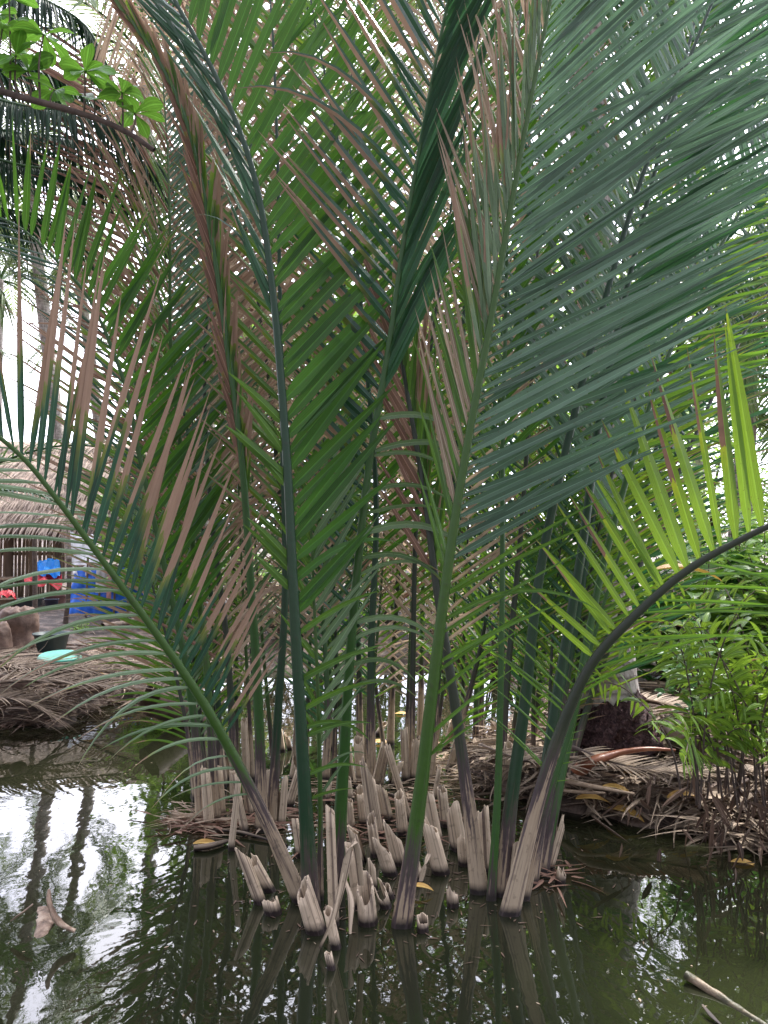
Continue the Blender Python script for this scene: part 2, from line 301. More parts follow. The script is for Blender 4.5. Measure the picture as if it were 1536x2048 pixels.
# ---------------------------------------------------------------- terrain and water
WP = [(-14, -6), (-14, 5.2)] + [tuple(G(*q)[:2]) for q in ((-200, 1475), (0, 1452), (110, 1450), (200, 1410), (320, 1400), (430, 1348), (600, 1336), (850, 1330), (1000, 1345), (1060, 1400), (1010, 1480), (935, 1498), (950, 1575), (1060, 1600), (1130, 1612), (1250, 1640), (1340, 1640), (1400, 1672), (1536, 1700))] + [(3.2, 3.4), (8, 2.2), (12, -6)]
WP = np.array(WP)
def sdist(x, y):
    x = np.asarray(x, float); y = np.asarray(y, float); d = np.full(x.shape, 1e9); ins = np.zeros(x.shape, bool)
    n = len(WP)
    for i in range(n):
        a = WP[i]; b = WP[(i + 1) % n]; ab = b - a
        t = np.clip(((x - a[0]) * ab[0] + (y - a[1]) * ab[1]) / (ab @ ab), 0, 1)
        d = np.minimum(d, np.hypot(x - a[0] - t * ab[0], y - a[1] - t * ab[1]))
        c = ((a[1] > y) != (b[1] > y)) & (x < (b[0] - a[0]) * (y - a[1]) / (b[1] - a[1] + 1e-12) + a[0]); ins ^= c
    return np.where(ins, -d, d)
def hgt(x, y):
    x = np.asarray(x, float); y = np.asarray(y, float)
    d = sdist(x, y) + .07 * np.sin(x * 5.1 + y * 3.3) + .05 * np.sin(x * 11.3 - y * 8.1)
    h = np.where(d < 0, np.maximum(-.45, d * .55), .06 * np.clip(d / .1, 0, 1) + .36 * (1 - np.exp(-np.clip(d, 0, None) / 1.3)))
    h = h + np.where(d > 0, .022 * np.sin(x * 7 + np.sin(y * 6) * 2) * np.sin(y * 8.3 + x), 0)
    return h + np.clip((y - 14) / 60, 0, 1) * 2.5
def axis_pts(segs): return np.unique(np.concatenate([np.arange(a, b, s) for a, b, s in segs]))
gx = axis_pts([(-300, -30, 30), (-30, -8, 1.0), (-8, 8, .09), (8, 30, 1.0), (30, 301, 30)])
gy = axis_pts([(-200, -10, 20), (-10, 2.5, 1.2), (2.5, 13, .09), (13, 40, 1.0), (40, 401, 30)])
X, Y = np.meshgrid(gx, gy); Z = hgt(X, Y)
nx, ny = len(gx), len(gy); ii = (np.arange(ny - 1)[:, None] * nx + np.arange(nx - 1)[None])
Fg = np.stack([ii, ii + 1, ii + nx + 1, ii + nx], -1).reshape(-1, 4)
ground = mk('ground', np.stack([X, Y, Z], -1), Fg, M['soil']); ground['kind'] = 'structure'; ground['label'] = 'brown muddy banks scattered with dead leaves'

m, n, l, b = newmat('pond_water'); M['water'] = m
b.inputs['Base Color'].default_value = (.030, .030, .013, 1); b.inputs['Roughness'].default_value = .015; b.inputs['IOR'].default_value = 1.5; b.inputs['Specular IOR Level'].default_value = 1.0
tc = n.new('ShaderNodeTexCoord'); mp = n.new('ShaderNodeMapping'); mp.inputs['Scale'].default_value = (1, .7, 1); l.new(tc.outputs['Object'], mp.inputs[0])
n1 = node(n, 'ShaderNodeTexNoise', Scale=6.5, Detail=2.0, Distortion=.4); n2 = node(n, 'ShaderNodeTexNoise', Scale=22.0, Detail=3.0)
l.new(mp.outputs[0], n1.inputs['Vector']); l.new(mp.outputs[0], n2.inputs['Vector'])
hgt_n = mth(n, l, 'ADD', n1.outputs[0], mth(n, l, 'MULTIPLY', n2.outputs[0], .13))
bp = node(n, 'ShaderNodeBump', Strength=1.0, Distance=.0011); l.new(hgt_n, bp.inputs['Height']); l.new(bp.outputs[0], b.inputs['Normal'])
n3 = node(n, 'ShaderNodeTexNoise', Scale=.9, Detail=3.0); l.new(tc.outputs['Object'], n3.inputs['Vector'])
l.new(mixc(n, l, n3.outputs[0], (.006, .009, .004), (.022, .023, .011)), b.inputs['Base Color'])
water = mk('water', [(-40, -12, 0), (40, -12, 0), (40, 14, 0), (-40, 14, 0)], [(0, 1, 2, 3)], M['water'], smooth=False); water['kind'] = 'structure'; water['label'] = 'murky olive pond water mirroring palms and pale sky'

# ---------------------------------------------------------------- nipa fronds
ridge = lambda th: 1 + .10 * np.cos(2 * th) + .07 * np.cos(3 * th + .6)
def sidespec(**k):
    d = dict(s=(.35, 1.0), a=(50, 30), l=(.45, .85, .35), lift=0, droop=.15, tw=0, w=.045, dh=(1.3, 1.6), df=(1.4, 1.8), n=34, mat='deep', fold=.4, ja=3, jt=10, seg=8)
    d.update(k); return d
def leaf_row(name, C, sarr, T, Sv, Nv, side, sp, parent):
    n = sp['n'] if sp['n'] < 15 else int(sp['n'] * 1.25); f = np.linspace(sp['s'][0], sp['s'][1], n) + RN.randn(n) * .12 / n
    f = np.clip(f, 0, 1); q = (f - sp['s'][0]) / max(1e-6, sp['s'][1] - sp['s'][0])
    t = f * (len(C) - 1)
    ip = lambda A: np.stack([np.interp(t, np.arange(len(C)), A[:, k]) for k in range(3)], 1)
    O, TT, SS, NN = ip(C), nrm(ip(T)), nrm(ip(Sv)), nrm(ip(Nv))
    a = np.radians(np.interp(q, np.linspace(0, 1, len(sp['a'])), sp['a']) + RN.randn(n) * sp['ja'])
    lf = np.radians(sp['lift'] + RN.randn(n) * 4)
    lat = SS * (side * np.cos(lf))[:, None] - NN * np.sin(lf)[:, None]
    D = TT * np.cos(a)[:, None] + lat * np.sin(a)[:, None]
    W = TT * np.sin(a)[:, None] - lat * np.cos(a)[:, None]          # in-plane, perpendicular to D
    tw = np.radians(sp['tw'] + RN.randn(n) * sp['jt'])
    Nn = np.cross(D, W); W = W * np.cos(tw)[:, None] + Nn * np.sin(tw)[:, None]
    L = np.interp(q, np.linspace(0, 1, len(sp['l'])), sp['l']) * (1 + .06 * RN.randn(n))
    dro = sp['droop'] * (1 + .3 * RN.randn(n)); br = RN.rand(n) < .04; dro = np.where(br, dro + .9, dro)
    w_ = sp['w'] * .84 * (1 + .12 * RN.randn(n)) * np.clip(L / max(sp['l']) * 1.3, .5, 1)
    dh = RN.uniform(*sp['dh'], n); df = RN.uniform(*sp['df'], n)
    tws = RN.randn(n) * .35
    if n < 15:                                                   # few enough to be counted: each leaflet its own part
        for i in range(n):
            buf = Buf(); blades(buf, O[i:i + 1], D[i:i + 1], W[i:i + 1], L[i:i + 1], w_[i:i + 1], dro[i:i + 1], sp['seg'], sp['fold'], dh[i:i + 1], df[i:i + 1], twist=tws[i:i + 1])
            o = buf.make(name, M[sp['mat']], parent); localise(parent, o)
        return o
    buf = Buf(); blades(buf, O, D, W, L, w_, dro, sp['seg'], sp['fold'], dh, df, twist=tws * 1.4)
    o = buf.make(name, M[sp['mat']], parent); localise(parent, o); return o
def frond(label, path, r=(.045, .006), mat='stalk', Lf=None, Rt=None, bend=.0, roll=0., hoff=0., group='nipa palm fronds rising from the pond', d0=None, n=44, name='nipa_palm_frond', cat='palm frond', stub=False):
    x0, y0 = path[0]; base = G(x0, y0); d0 = d0 or base[1]
    m_ = len(path); pts = []; r = (r[0] * .82, r[1] * .75)
    for i, (x, y) in enumerate(path):
        fr = i / (m_ - 1); pts.append(P(x, y, d0 + bend * fr ** 1.3))
    pts[0] = P(x0, y0, d0)
    C, s = catmull(pts, n); T = nrm(np.gradient(C, axis=0))
    root = thing(name, C[0] * np.array([1, 1, 0]), label, cat, group)
    V = nrm(C - np.array([0, 0, CAMH])); Sv = nrm(np.cross(V, T)); Nv = nrm(np.cross(Sv, T))
    if roll:
        c_, s_ = math.cos(R_(roll)), math.sin(R_(roll)); Sv, Nv = Sv * c_ + Nv * s_, Nv * c_ - Sv * s_
    # stalk with swollen base, going under the water
    C2 = np.vstack([C[0] - T[0] * .12, C[0] - T[0] * .04, C]); s2 = np.r_[-.12, -.04, s]
    q = np.clip(s2 / s[-1], 0, 1); rr = r[1] + (r[0] - r[1]) * ((1 - q) ** 1.15 * .62 + .38 * np.exp(-np.clip(s2, 0, 9) / .3))
    v, f_, u = tube(C2, rr, 12, .85, ridge, ref=(0.15, 1, 0))
    hv = np.r_[np.repeat(s2 + hoff, 12), s2[-1] + hoff, s2[0] + hoff]
    b_ = Buf(); b_.add(v, f_, u, h=np.clip(hv, 0, 1), rnd=random.random())
    o = b_.make('stalk', M[mat], root); localise(root, o)
    for side, sp in ((-1, Lf), (1, Rt)):
        if sp is None: continue
        for k in (sp if isinstance(sp, list) else [sp]):
            leaf_row('leaflet' if k['n'] < 15 else 'leaflets', C, s, T, Sv, Nv, side, k, root)
    return root
Z_ = sidespec
HALF = dict(dh=(.15, .55), df=(.7, 1.3))
TIPS = dict(dh=(.75, 1.2), df=(.85, 1.4))
# --- front fronds
frond('tall dark green frond whose thick stalk curves left to the top edge of the photo', [(622, 1815), (604, 1500), (587, 1200), (572, 900), (545, 580), (508, 350), (440, 170), (360, 20), (290, -110)], (.045, .010), 'stalkdark', bend=.2, hoff=.33,
      Lf=[Z_(s=(.56, 1), a=(17, 15, 12), l=(.55, .9, .8), droop=.03, w=.036, tw=45, mat='glau', n=26, dh=(.7, 1.2), lift=15), Z_(s=(.28, .46), a=(42, 38), l=(.22, .36, .34), n=7, w=.05, mat='mid', droop=.12)],
      Rt=[Z_(s=(.11, .25), a=(72, 55), l=(.22, .35, .45), n=8, w=.03, mat='mid', droop=.5), Z_(s=(.27, 1), a=(46, 44, 42, 38), l=(.5, .8, .95, .9, .6), droop=.04, lift=6, w=.062, n=34, mat='deep', fold=.25, jt=5, **{'dh': (1.05, 1.4)})])
frond('tall central frond leaning right with half tan blue green leaflets on its left side', [(672, 1765), (688, 1500), (704, 1250), (735, 950), (778, 690), (808, 480), (842, 280), (880, 80), (915, -90)], (.043, .008), 'stalk', bend=-.12, hoff=.35,
      Lf=Z_(s=(.27, 1), a=(48, 52, 50, 44, 36), l=(.38, .66, .84, .86, .75), droop=.02, lift=-3, w=.042, n=38, mat='blue', fold=.45, dh=(.12, .5), df=(.6, 1.1), jt=6),
      Rt=[Z_(s=(.2, .5), a=(55, 62), l=(.35, .5, .5), droop=1.2, w=.034, n=12, mat='pale', tw=30, **TIPS), Z_(s=(.52, 1), a=(12, 14, 22), l=(.9, 1.0, .7), droop=.12, w=.05, n=24, mat='glau', tw=20, lift=-12)])
frond('bright stalked frond nearest the camera leaning right with long outspread right leaflets', [(802, 1852), (838, 1600), (870, 1330), (902, 1090), (938, 870), (978, 660), (1012, 470), (1052, 250), (1095, 30), (1125, -120)], (.046, .008), 'stalkbright', bend=.1, hoff=.22,
      Lf=[Z_(s=(.33, .6), a=(26, 20), l=(.45, .75, .8), n=14, w=.034, mat='mid', tw=35, lift=25), Z_(s=(.55, 1), a=(14, 11, 9), l=(.9, .95, .6), droop=0, w=.036, tw=50, mat='pale', n=26, dh=(.3, .9), df=(.6, 1.2)), Z_(s=(.4, 1), a=(26, 23, 20), l=(.7, 1.0, .8), droop=0, w=.026, tw=30, mat='tan', n=26, lift=22)],
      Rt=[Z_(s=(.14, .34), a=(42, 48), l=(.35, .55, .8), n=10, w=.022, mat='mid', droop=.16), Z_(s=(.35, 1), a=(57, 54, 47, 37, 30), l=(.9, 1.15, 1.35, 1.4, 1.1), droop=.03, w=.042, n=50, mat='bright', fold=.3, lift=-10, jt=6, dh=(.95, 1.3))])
frond('slim upright green stalk rising between the front stalks and the right hand bundle', [(982, 1800), (996, 1560), (1004, 1200), (1005, 900), (1010, 690), (1016, 420), (1030, 150), (1050, -60)], (.024, .006), 'stalk', bend=.5, hoff=.45,
      Lf=Z_(s=(.4, 1), a=(32, 24), l=(.6, .8, .6), n=24, mat='mid', w=.035, tw=30), Rt=Z_(s=(.42, 1), a=(34, 26), l=(.6, .9, .6), n=26, mat='deep', w=.04))
frond('right bundle frond with dark stalk leaning right behind the outspread leaflets', [(1003, 1790), (1022, 1600), (1050, 1400), (1082, 1130), (1148, 830), (1212, 590), (1285, 350), (1365, 150), (1450, -60)], (.045, .008), 'stalkdark', bend=.25, hoff=.2,
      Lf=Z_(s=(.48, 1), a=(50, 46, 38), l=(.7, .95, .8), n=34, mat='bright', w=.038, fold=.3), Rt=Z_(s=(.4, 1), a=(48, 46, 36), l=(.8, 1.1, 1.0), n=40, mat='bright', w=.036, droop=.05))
frond('right bundle frond with thick blue green stalk, second of the leaning bundle', [(1058, 1765), (1084, 1600), (1112, 1400), (1163, 1100), (1200, 830), (1248, 600), (1310, 340), (1375, 100), (1415, -70)], (.046, .008), 'stalkdark', bend=.6, hoff=.15,
      Lf=Z_(s=(.42, 1), a=(35, 28, 22), l=(.7, .95, .8), n=32, mat='pale', w=.042, tw=35, dh=(.3, 1), df=(.8, 1.3)), Rt=Z_(s=(.47, 1), a=(46, 42, 34), l=(.8, 1.1, 1.1), n=40, mat='glau', w=.04))
frond('right bundle frond leaning furthest right toward the upper right corner', [(1083, 1745), (1115, 1580), (1156, 1380), (1206, 1130), (1280, 870), (1345, 690), (1410, 550), (1530, 340), (1640, 180)], (.038, .007), 'stalk', bend=.9, hoff=.25,
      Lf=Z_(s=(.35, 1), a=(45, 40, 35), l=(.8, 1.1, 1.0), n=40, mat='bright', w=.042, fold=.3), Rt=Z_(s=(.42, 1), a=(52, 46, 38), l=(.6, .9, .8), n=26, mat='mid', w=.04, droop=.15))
frond('low arching frond bending over to the right edge with lime leaflets standing up', [(1018, 1828), (1062, 1650), (1112, 1485), (1178, 1335), (1262, 1238), (1372, 1142), (1480, 1080), (1600, 1025), (1750, 980)], (.047, .012), 'stalkblack', bend=-.1, hoff=-.12,
      Lf=[Z_(s=(.24, .43), a=(62, 72), l=(.3, .45, .5), n=9, mat='mid', w=.012, droop=.2, dh=(1.2, 1.5)), Z_(s=(.45, 1), a=(86, 76, 68, 62, 58), l=(.42, .6, .85, 1.05, .95), n=21, mat='lime', w=.052, droop=0, fold=.2, jt=4, dh=(.35, 1.05), df=(1.0, 1.3))],
      Rt=Z_(s=(.37, 1), a=(38, 42, 45), l=(.6, .95, .8), n=17, mat='mid', w=.016, droop=.28, lift=-10))
frond('short bristly stalk beside the low arching frond with clipped leaflet stubs', [(1048, 1800), (1096, 1600), (1138, 1470), (1178, 1310), (1222, 1160), (1262, 1040)], (.024, .006), 'stalk', bend=.15, hoff=.15,
      Lf=Z_(s=(.25, 1), a=(70, 50), l=(.05, .06, .4), n=20, w=.012, mat='mid', droop=0), Rt=Z_(s=(.3, 1), a=(60, 45), l=(.06, .08, .5), n=18, w=.012, mat='mid', droop=0))
frond('dark left leaning stalk behind the nearest frond carrying ragged brown leaflets', [(958, 1785), (938, 1620), (908, 1400), (872, 1170), (848, 980), (815, 790), (790, 640)], (.046, .01), 'stalkblack', bend=.25, hoff=-.05,
      Lf=Z_(s=(.55, 1), a=(25, 12), l=(.5, .6, .5), n=12, mat='brown', w=.04, droop=.05), Rt=Z_(s=(.5, 1), a=(16, 10), l=(.5, .7, .5), n=16, mat='mid', w=.04, dh=(.2, .8), df=(.4, 1.1), droop=.05))
frond('frond arching low to the left edge with tall tan tipped leaflets standing up', [(603, 1802), (532, 1640), (472, 1522), (400, 1395), (302, 1252), (212, 1130), (130, 1020), (45, 915), (-70, 820)], (.043, .01), 'stalkbright', bend=-.15, hoff=-.02,
      Rt=Z_(s=(.3, 1), a=(62, 58, 53, 47, 41, 36), l=(.4, .75, 1.0, 1.1, 1.1, 1.0), n=30, mat='blue', w=.036, droop=0, fold=.25, dh=(.22, .5), df=(.22, .55), jt=5),
      Lf=Z_(s=(.2, 1), a=(52, 48, 40), l=(.3, .62, .8, .8), n=27, mat='pale', w=.026, droop=.85, dh=(.55, 1.1), df=(.7, 1.2), tw=25))
frond('tall left frond wrapped in withered brown leaflets along its stalk', [(524, 1662), (516, 1400), (500, 1150), (482, 900), (455, 700), (430, 520), (400, 350), (368, 230), (325, 135), (255, 30)], (.042, .01), 'stalk', bend=.1, hoff=.1,
      Lf=Z_(s=(.4, 1), a=(12, 9, 8), l=(.3, .45, .35), n=22, mat='brown', w=.045, droop=0, dh=(.3, 1)), Rt=Z_(s=(.38, 1), a=(9, 8, 7), l=(.35, .5, .4), n=28, mat='mid', w=.05, droop=0, dh=(.0, .7), df=(.1, .9)))
frond('left frond curving to the left edge above the house with green right leaflets', [(402, 1642), (392, 1480), (366, 1300), (312, 1060), (276, 900), (250, 770), (185, 610), (112, 520), (40, 455), (-40, 420)], (.036, .007), 'stalk', bend=-.1, hoff=.05,
      Rt=Z_(s=(.28, 1), a=(50, 52, 50, 52, 60), l=(.5, .8, .8, .65, .45), n=40, mat='deep', w=.05, droop=.02, dh=(.7, 1.3), df=(.9, 1.4)),
      Lf=Z_(s=(.3, 1), a=(40, 32, 20), l=(.4, .6, .6), n=24, mat='blue', w=.026, droop=.25, tw=50, dh=(.5, 1.2)))
frond('dark upright stalk close behind the tall curved frond', [(543, 1652), (556, 1420), (570, 1180), (566, 900), (560, 620), (556, 350), (545, 60), (530, -80)], (.038, .007), 'stalkdark', bend=.35, hoff=.15,
      Lf=Z_(s=(.3, 1), a=(42, 40, 32), l=(.6, .9, .8), n=30, mat='mid', w=.045, **HALF), Rt=Z_(s=(.25, 1), a=(44, 42, 30), l=(.6, .9, .8), n=34, mat='deep', w=.048))
frond('thin yellow green young stalk standing beside the thick curved stalk', [(640, 1800), (640, 1600), (636, 1400), (628, 1200), (620, 1000)], (.017, .006), 'stalkbright', bend=.1, hoff=.25,
      Rt=Z_(s=(.25, 1), a=(40, 32), l=(.2, .5, .6), n=14, mat='pale', w=.035, droop=.1), Lf=Z_(s=(.3, 1), a=(30, 25), l=(.2, .4), n=8, mat='mid', w=.03))
# --- second row
row2 = 'back row nipa fronds behind the front stalks'
frond('pale upright frond left of centre with dry purple left leaflets and green right ones', [(432, 1642), (410, 1300), (368, 950), (342, 700), (340, 450), (335, 300), (325, 150)], (.036, .006), 'stalkbright', bend=.5, hoff=.1, group=row2,
      Rt=Z_(s=(.3, 1), a=(50, 46, 40, 34), l=(.7, 1.2, 1.3, .8), n=60, mat='bright', w=.035, dh=(.15, .45), df=(.3, .7), droop=0),
      Lf=Z_(s=(.35, 1), a=(24, 22, 20), l=(.5, .8, .6), n=44, mat='mid', w=.028, dh=(.2, .6), df=(.4, .9), tw=40))
frond('back frond behind the central stalk, spreading half tan leaflets above the middle', [(742, 1572), (742, 1300), (752, 1000), (730, 700), (700, 420), (650, 150), (610, -60)], (.04, .007), 'stalkdark', bend=.4, hoff=.0, group=row2,
      Rt=Z_(s=(.25, 1), a=(48, 44, 34), l=(.7, 1.0, .9), n=40, mat='deep', w=.045), Lf=Z_(s=(.25, 1), a=(46, 42, 32), l=(.7, 1.0, .9), n=44, mat='mid', w=.04, **HALF))
frond('back stalk with narrow green leaflets right of the central stalk', [(822, 1552), (826, 1300), (832, 1050), (850, 800), (880, 560), (920, 300), (960, 60)], (.032, .006), 'stalkblack', bend=.5, hoff=.0, group=row2,
      Rt=Z_(s=(.2, 1), a=(50, 46, 34), l=(.6, .9, .9), n=44, mat='mid', w=.034), Lf=Z_(s=(.25, 1), a=(48, 40, 26), l=(.6, .9, .8), n=44, mat='tan', w=.03, droop=.05))
spec2 = [
 ('back frond rising left of the wrapped brown stalk', [(470, 1600), (455, 1300), (420, 1000), (410, 700), (440, 400), (480, 120), (500, -80)], 'brown', 'tan', .6, 1),
 ('back frond standing behind the dark upright stalk, tan leaflets on both sides', [(600, 1560), (590, 1300), (560, 1000), (530, 700), (480, 400), (420, 180), (360, 20)], 'tan', 'tan', .9, 1),
 ('back frond leaning left out of the middle of the pond', [(690, 1540), (670, 1300), (640, 1050), (600, 800), (560, 560), (520, 300), (480, 0)], 'tan', 'mid', 1.2, 1),
 ('back frond behind the nearest bright stalk with pinkish dry leaflets to its left', [(860, 1560), (880, 1300), (905, 1000), (925, 700), (930, 420), (925, 180), (915, -60)], 'tan', 'tan', .8, 1),
 ('back frond rising between the slim stalk and the leaning bundle', [(1000, 1580), (1015, 1350), (1040, 1080), (1060, 800), (1075, 500), (1080, 200), (1085, -60)], 'blue', 'deep', .9, 0),
 ('back frond behind the leaning bundle reaching straight up to the top right', [(1090, 1600), (1130, 1380), (1180, 1080), (1220, 780), (1250, 480), (1270, 200), (1290, -60)], 'glau', 'mid', 1.1, 0),
 ('yellow green back frond low on the right behind the leaning bundle', [(1110, 1590), (1135, 1450), (1160, 1300), (1200, 1050), (1250, 860), (1310, 700), (1380, 560)], 'lime', 'lime', .8, 0),
 ('back frond leaning right under the far right frond', [(1120, 1600), (1180, 1400), (1260, 1180), (1360, 940), (1470, 700), (1580, 500), (1660, 300)], 'blue', 'glau', 1.3, 0),
 ('back frond at the far left of the rear cluster with tan left leaflets', [(415, 1600), (380, 1380), (330, 1150), (290, 950), (270, 760), (280, 560), (310, 330)], 'mid', 'deep', 1.0, 1),
 ('back frond of the middle cluster standing nearly straight', [(720, 1500), (715, 1250), (700, 1000), (690, 760), (690, 480), (700, 200), (720, -60)], 'tan', 'mid', 1.5, 1),
 ('back frond of the middle cluster bowing slightly right', [(780, 1490), (790, 1250), (810, 1000), (850, 760), (900, 500), (960, 240), (1030, -60)], 'tan', 'brown', 1.0, 1),
 ('hindmost frond right of the middle with upright dark leaflets', [(960, 1500), (965, 1250), (975, 1000), (1010, 740), (1080, 480), (1160, 220), (1240, -60)], 'blue', 'blue', 1.4, 0),
 ('hindmost frond at the upper right with hanging dark leaflets', [(1140, 1560), (1200, 1350), (1260, 1100), (1330, 820), (1390, 520), (1430, 250), (1450, -60)], 'blue', 'blue', 1.6, 0),
 ('hindmost low frond near the left bank with arching thin leaflets', [(455, 1560), (430, 1420), (390, 1280), (350, 1160), (320, 1060), (300, 960)], 'mid', 'mid', .6, 0),
 ('short young back frond between the middle stalks with wide green leaflets', [(650, 1560), (655, 1440), (650, 1300), (640, 1160), (632, 1020), (628, 900)], 'glau', 'pale', .4, 0),
 ('short young back frond right of centre spraying narrow leaflets', [(900, 1540), (930, 1420), (960, 1300), (980, 1180), (990, 1050), (1000, 930)], 'mid', 'mid', .4, 0),
 ('hindmost tan frond fanning across the upper middle of the photo', [(840, 1480), (845, 1200), (850, 950), (870, 700), (860, 400), (840, 150), (830, -80)], 'tan', 'brown', 1.8, 1),
]
for lab, pth, ml, mr_, bd, hf in spec2:
    dd = dict(dh=(.0, .6), df=(.3, 1.1)) if hf else dict(dh=(.3, 1.2), df=(.8, 1.5))
    short = len(pth) == 6
    ln = (.35, .55, .5) if short else (.7, 1.0, .8)
    frond(lab, pth, (.034, .006), random.choice(['stalk', 'stalkdark', 'stalkblack']), bend=bd, hoff=random.uniform(-.1, .25), group=row2, roll=random.uniform(-35, 35),
          Lf=Z_(s=(.14, 1), a=(50, 46, 34), l=ln, n=26 if short else 46, mat=ml, w=random.uniform(.026, .038), droop=random.uniform(.0, .25), **dd),
          Rt=Z_(s=(.14, 1), a=(50, 46, 34), l=ln, n=26 if short else 46, mat=mr_, w=random.uniform(.026, .038), droop=random.uniform(.0, .25), **dd))

more = [
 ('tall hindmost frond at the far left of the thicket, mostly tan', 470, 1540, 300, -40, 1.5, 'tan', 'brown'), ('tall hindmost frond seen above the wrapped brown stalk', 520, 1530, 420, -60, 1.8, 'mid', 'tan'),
 ('tall hindmost frond whose tan leaflets fill the gap right of the curved stalk', 590, 1520, 590, -60, 1.5, 'tan', 'mid'), ('tall hindmost green frond behind the central stalk', 660, 1500, 760, -60, 1.9, 'deep', 'mid'),
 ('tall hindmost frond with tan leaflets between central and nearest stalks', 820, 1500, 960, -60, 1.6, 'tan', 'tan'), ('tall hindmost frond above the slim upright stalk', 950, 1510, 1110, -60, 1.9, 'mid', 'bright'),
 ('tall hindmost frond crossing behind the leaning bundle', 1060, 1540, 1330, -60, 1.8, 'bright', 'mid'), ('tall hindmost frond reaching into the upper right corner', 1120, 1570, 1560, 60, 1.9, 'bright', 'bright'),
 ('thin dry frond bending left over the pale upright frond', 440, 1580, 180, 120, 1.0, 'brown', 'tan'),
]
for lab, bx, by, tx, ty, bd, ml, mr_ in more:
    k = random.uniform(-40, 40); ddx = tx - bx
    pth = [(bx, by)] + [(bx + ddx * f ** 1.7 + k * math.sin(f * 3.1), by + (ty - by) * f) for f in (.2, .4, .6, .8, 1)]
    frond(lab, pth, (.03, .006), random.choice(['stalk', 'stalkdark', 'stalkblack']), bend=bd, hoff=random.uniform(.0, .3), group=row2, roll=random.uniform(-30, 30), n=40,
          Lf=Z_(s=(.3, 1), a=(50, 44, 32), l=(.8, 1.1, .9), n=52, mat=ml, w=.03, droop=random.uniform(.0, .2), dh=(.1, 1.2), df=(.5, 1.4), seg=6),
          Rt=Z_(s=(.3, 1), a=(50, 44, 32), l=(.8, 1.1, .9), n=52, mat=mr_, w=.03, droop=random.uniform(.0, .2), dh=(.1, 1.2), df=(.5, 1.4), seg=6))
thick = [
 ('slender low frond nearest the left bank in the rear thicket', 415, 1590, 300, 780, .4, 'mid', 'mid'), ('slender frond leaning left beside the rear left stumps', 448, 1575, 385, 720, .5, 'glau', 'tan'),
 ('slender low frond between the wrapped brown stalk and the dark upright stalk', 505, 1560, 470, 760, .3, 'mid', 'pale'), ('thin stalked frond showing left of the tall curved stalk', 548, 1540, 500, 640, .6, 'tan', 'glau'),
 ('thin stalked frond filling the gap right of the tall curved stalk', 612, 1520, 640, 760, .5, 'pale', 'mid'), ('slender frond just left of the central leaning stalk', 668, 1540, 640, 820, .2, 'mid', 'glau'),
 ('slender frond just right of the central leaning stalk', 728, 1530, 770, 760, .5, 'glau', 'mid'), ('wispy frond in the middle of the rear thicket', 768, 1500, 740, 900, .6, 'mid', 'tan'),
 ('slender frond hidden behind the nearest bright stalk', 812, 1520, 850, 700, .4, 'tan', 'mid'), ('wispy frond right of the nearest bright stalk', 868, 1510, 930, 820, .3, 'mid', 'mid'),
 ('slender frond left of the slim upright stalk', 925, 1520, 960, 700, .5, 'pale', 'glau'), ('slender frond right of the slim upright stalk', 1018, 1530, 1080, 760, .4, 'mid', 'lime'),
 ('narrow leaved frond inside the leaning bundle', 1068, 1560, 1160, 860, .3, 'glau', 'mid'), ('narrow leaved lime frond behind the leaning bundle', 1105, 1560, 1230, 820, .5, 'lime', 'lime'),
 ('low narrow leaved frond left of the coconut trunk', 1100, 1580, 1130, 1020, .2, 'mid', 'mid'), ('wispy frond reaching toward the tarp shelter', 392, 1600, 250, 1000, .2, 'mid', 'pale'),
 ('tall thin frond closing the gap above the tarp shelter', 430, 1560, 240, 560, 1.2, 'brown', 'mid'),
]
for lab, bx, by, tx, ty, bd, ml, mr_ in thick:
    k = random.uniform(-30, 30); ddx = tx - bx
    pth = [(bx, by)] + [(bx + ddx * f ** 1.6 + k * math.sin(f * 3.1), by + (ty - by) * f) for f in (.25, .5, .75, 1)]
    frond(lab, pth, (.022, .004), random.choice(['stalk', 'stalkbright', 'stalkdark', 'stalkblack']), bend=bd, hoff=random.uniform(.0, .3), group=row2, roll=random.uniform(-45, 45), n=34,
          Lf=Z_(s=(.16, 1), a=(52, 46, 30), l=(.35, .6, .5), n=28, mat=ml, w=.024, droop=random.uniform(.1, .7), dh=(.3, 1.3), df=(.7, 1.5), seg=7),
          Rt=Z_(s=(.16, 1), a=(52, 46, 30), l=(.35, .6, .5), n=28, mat=mr_, w=.024, droop=random.uniform(.1, .7), dh=(.3, 1.3), df=(.7, 1.5), seg=7))
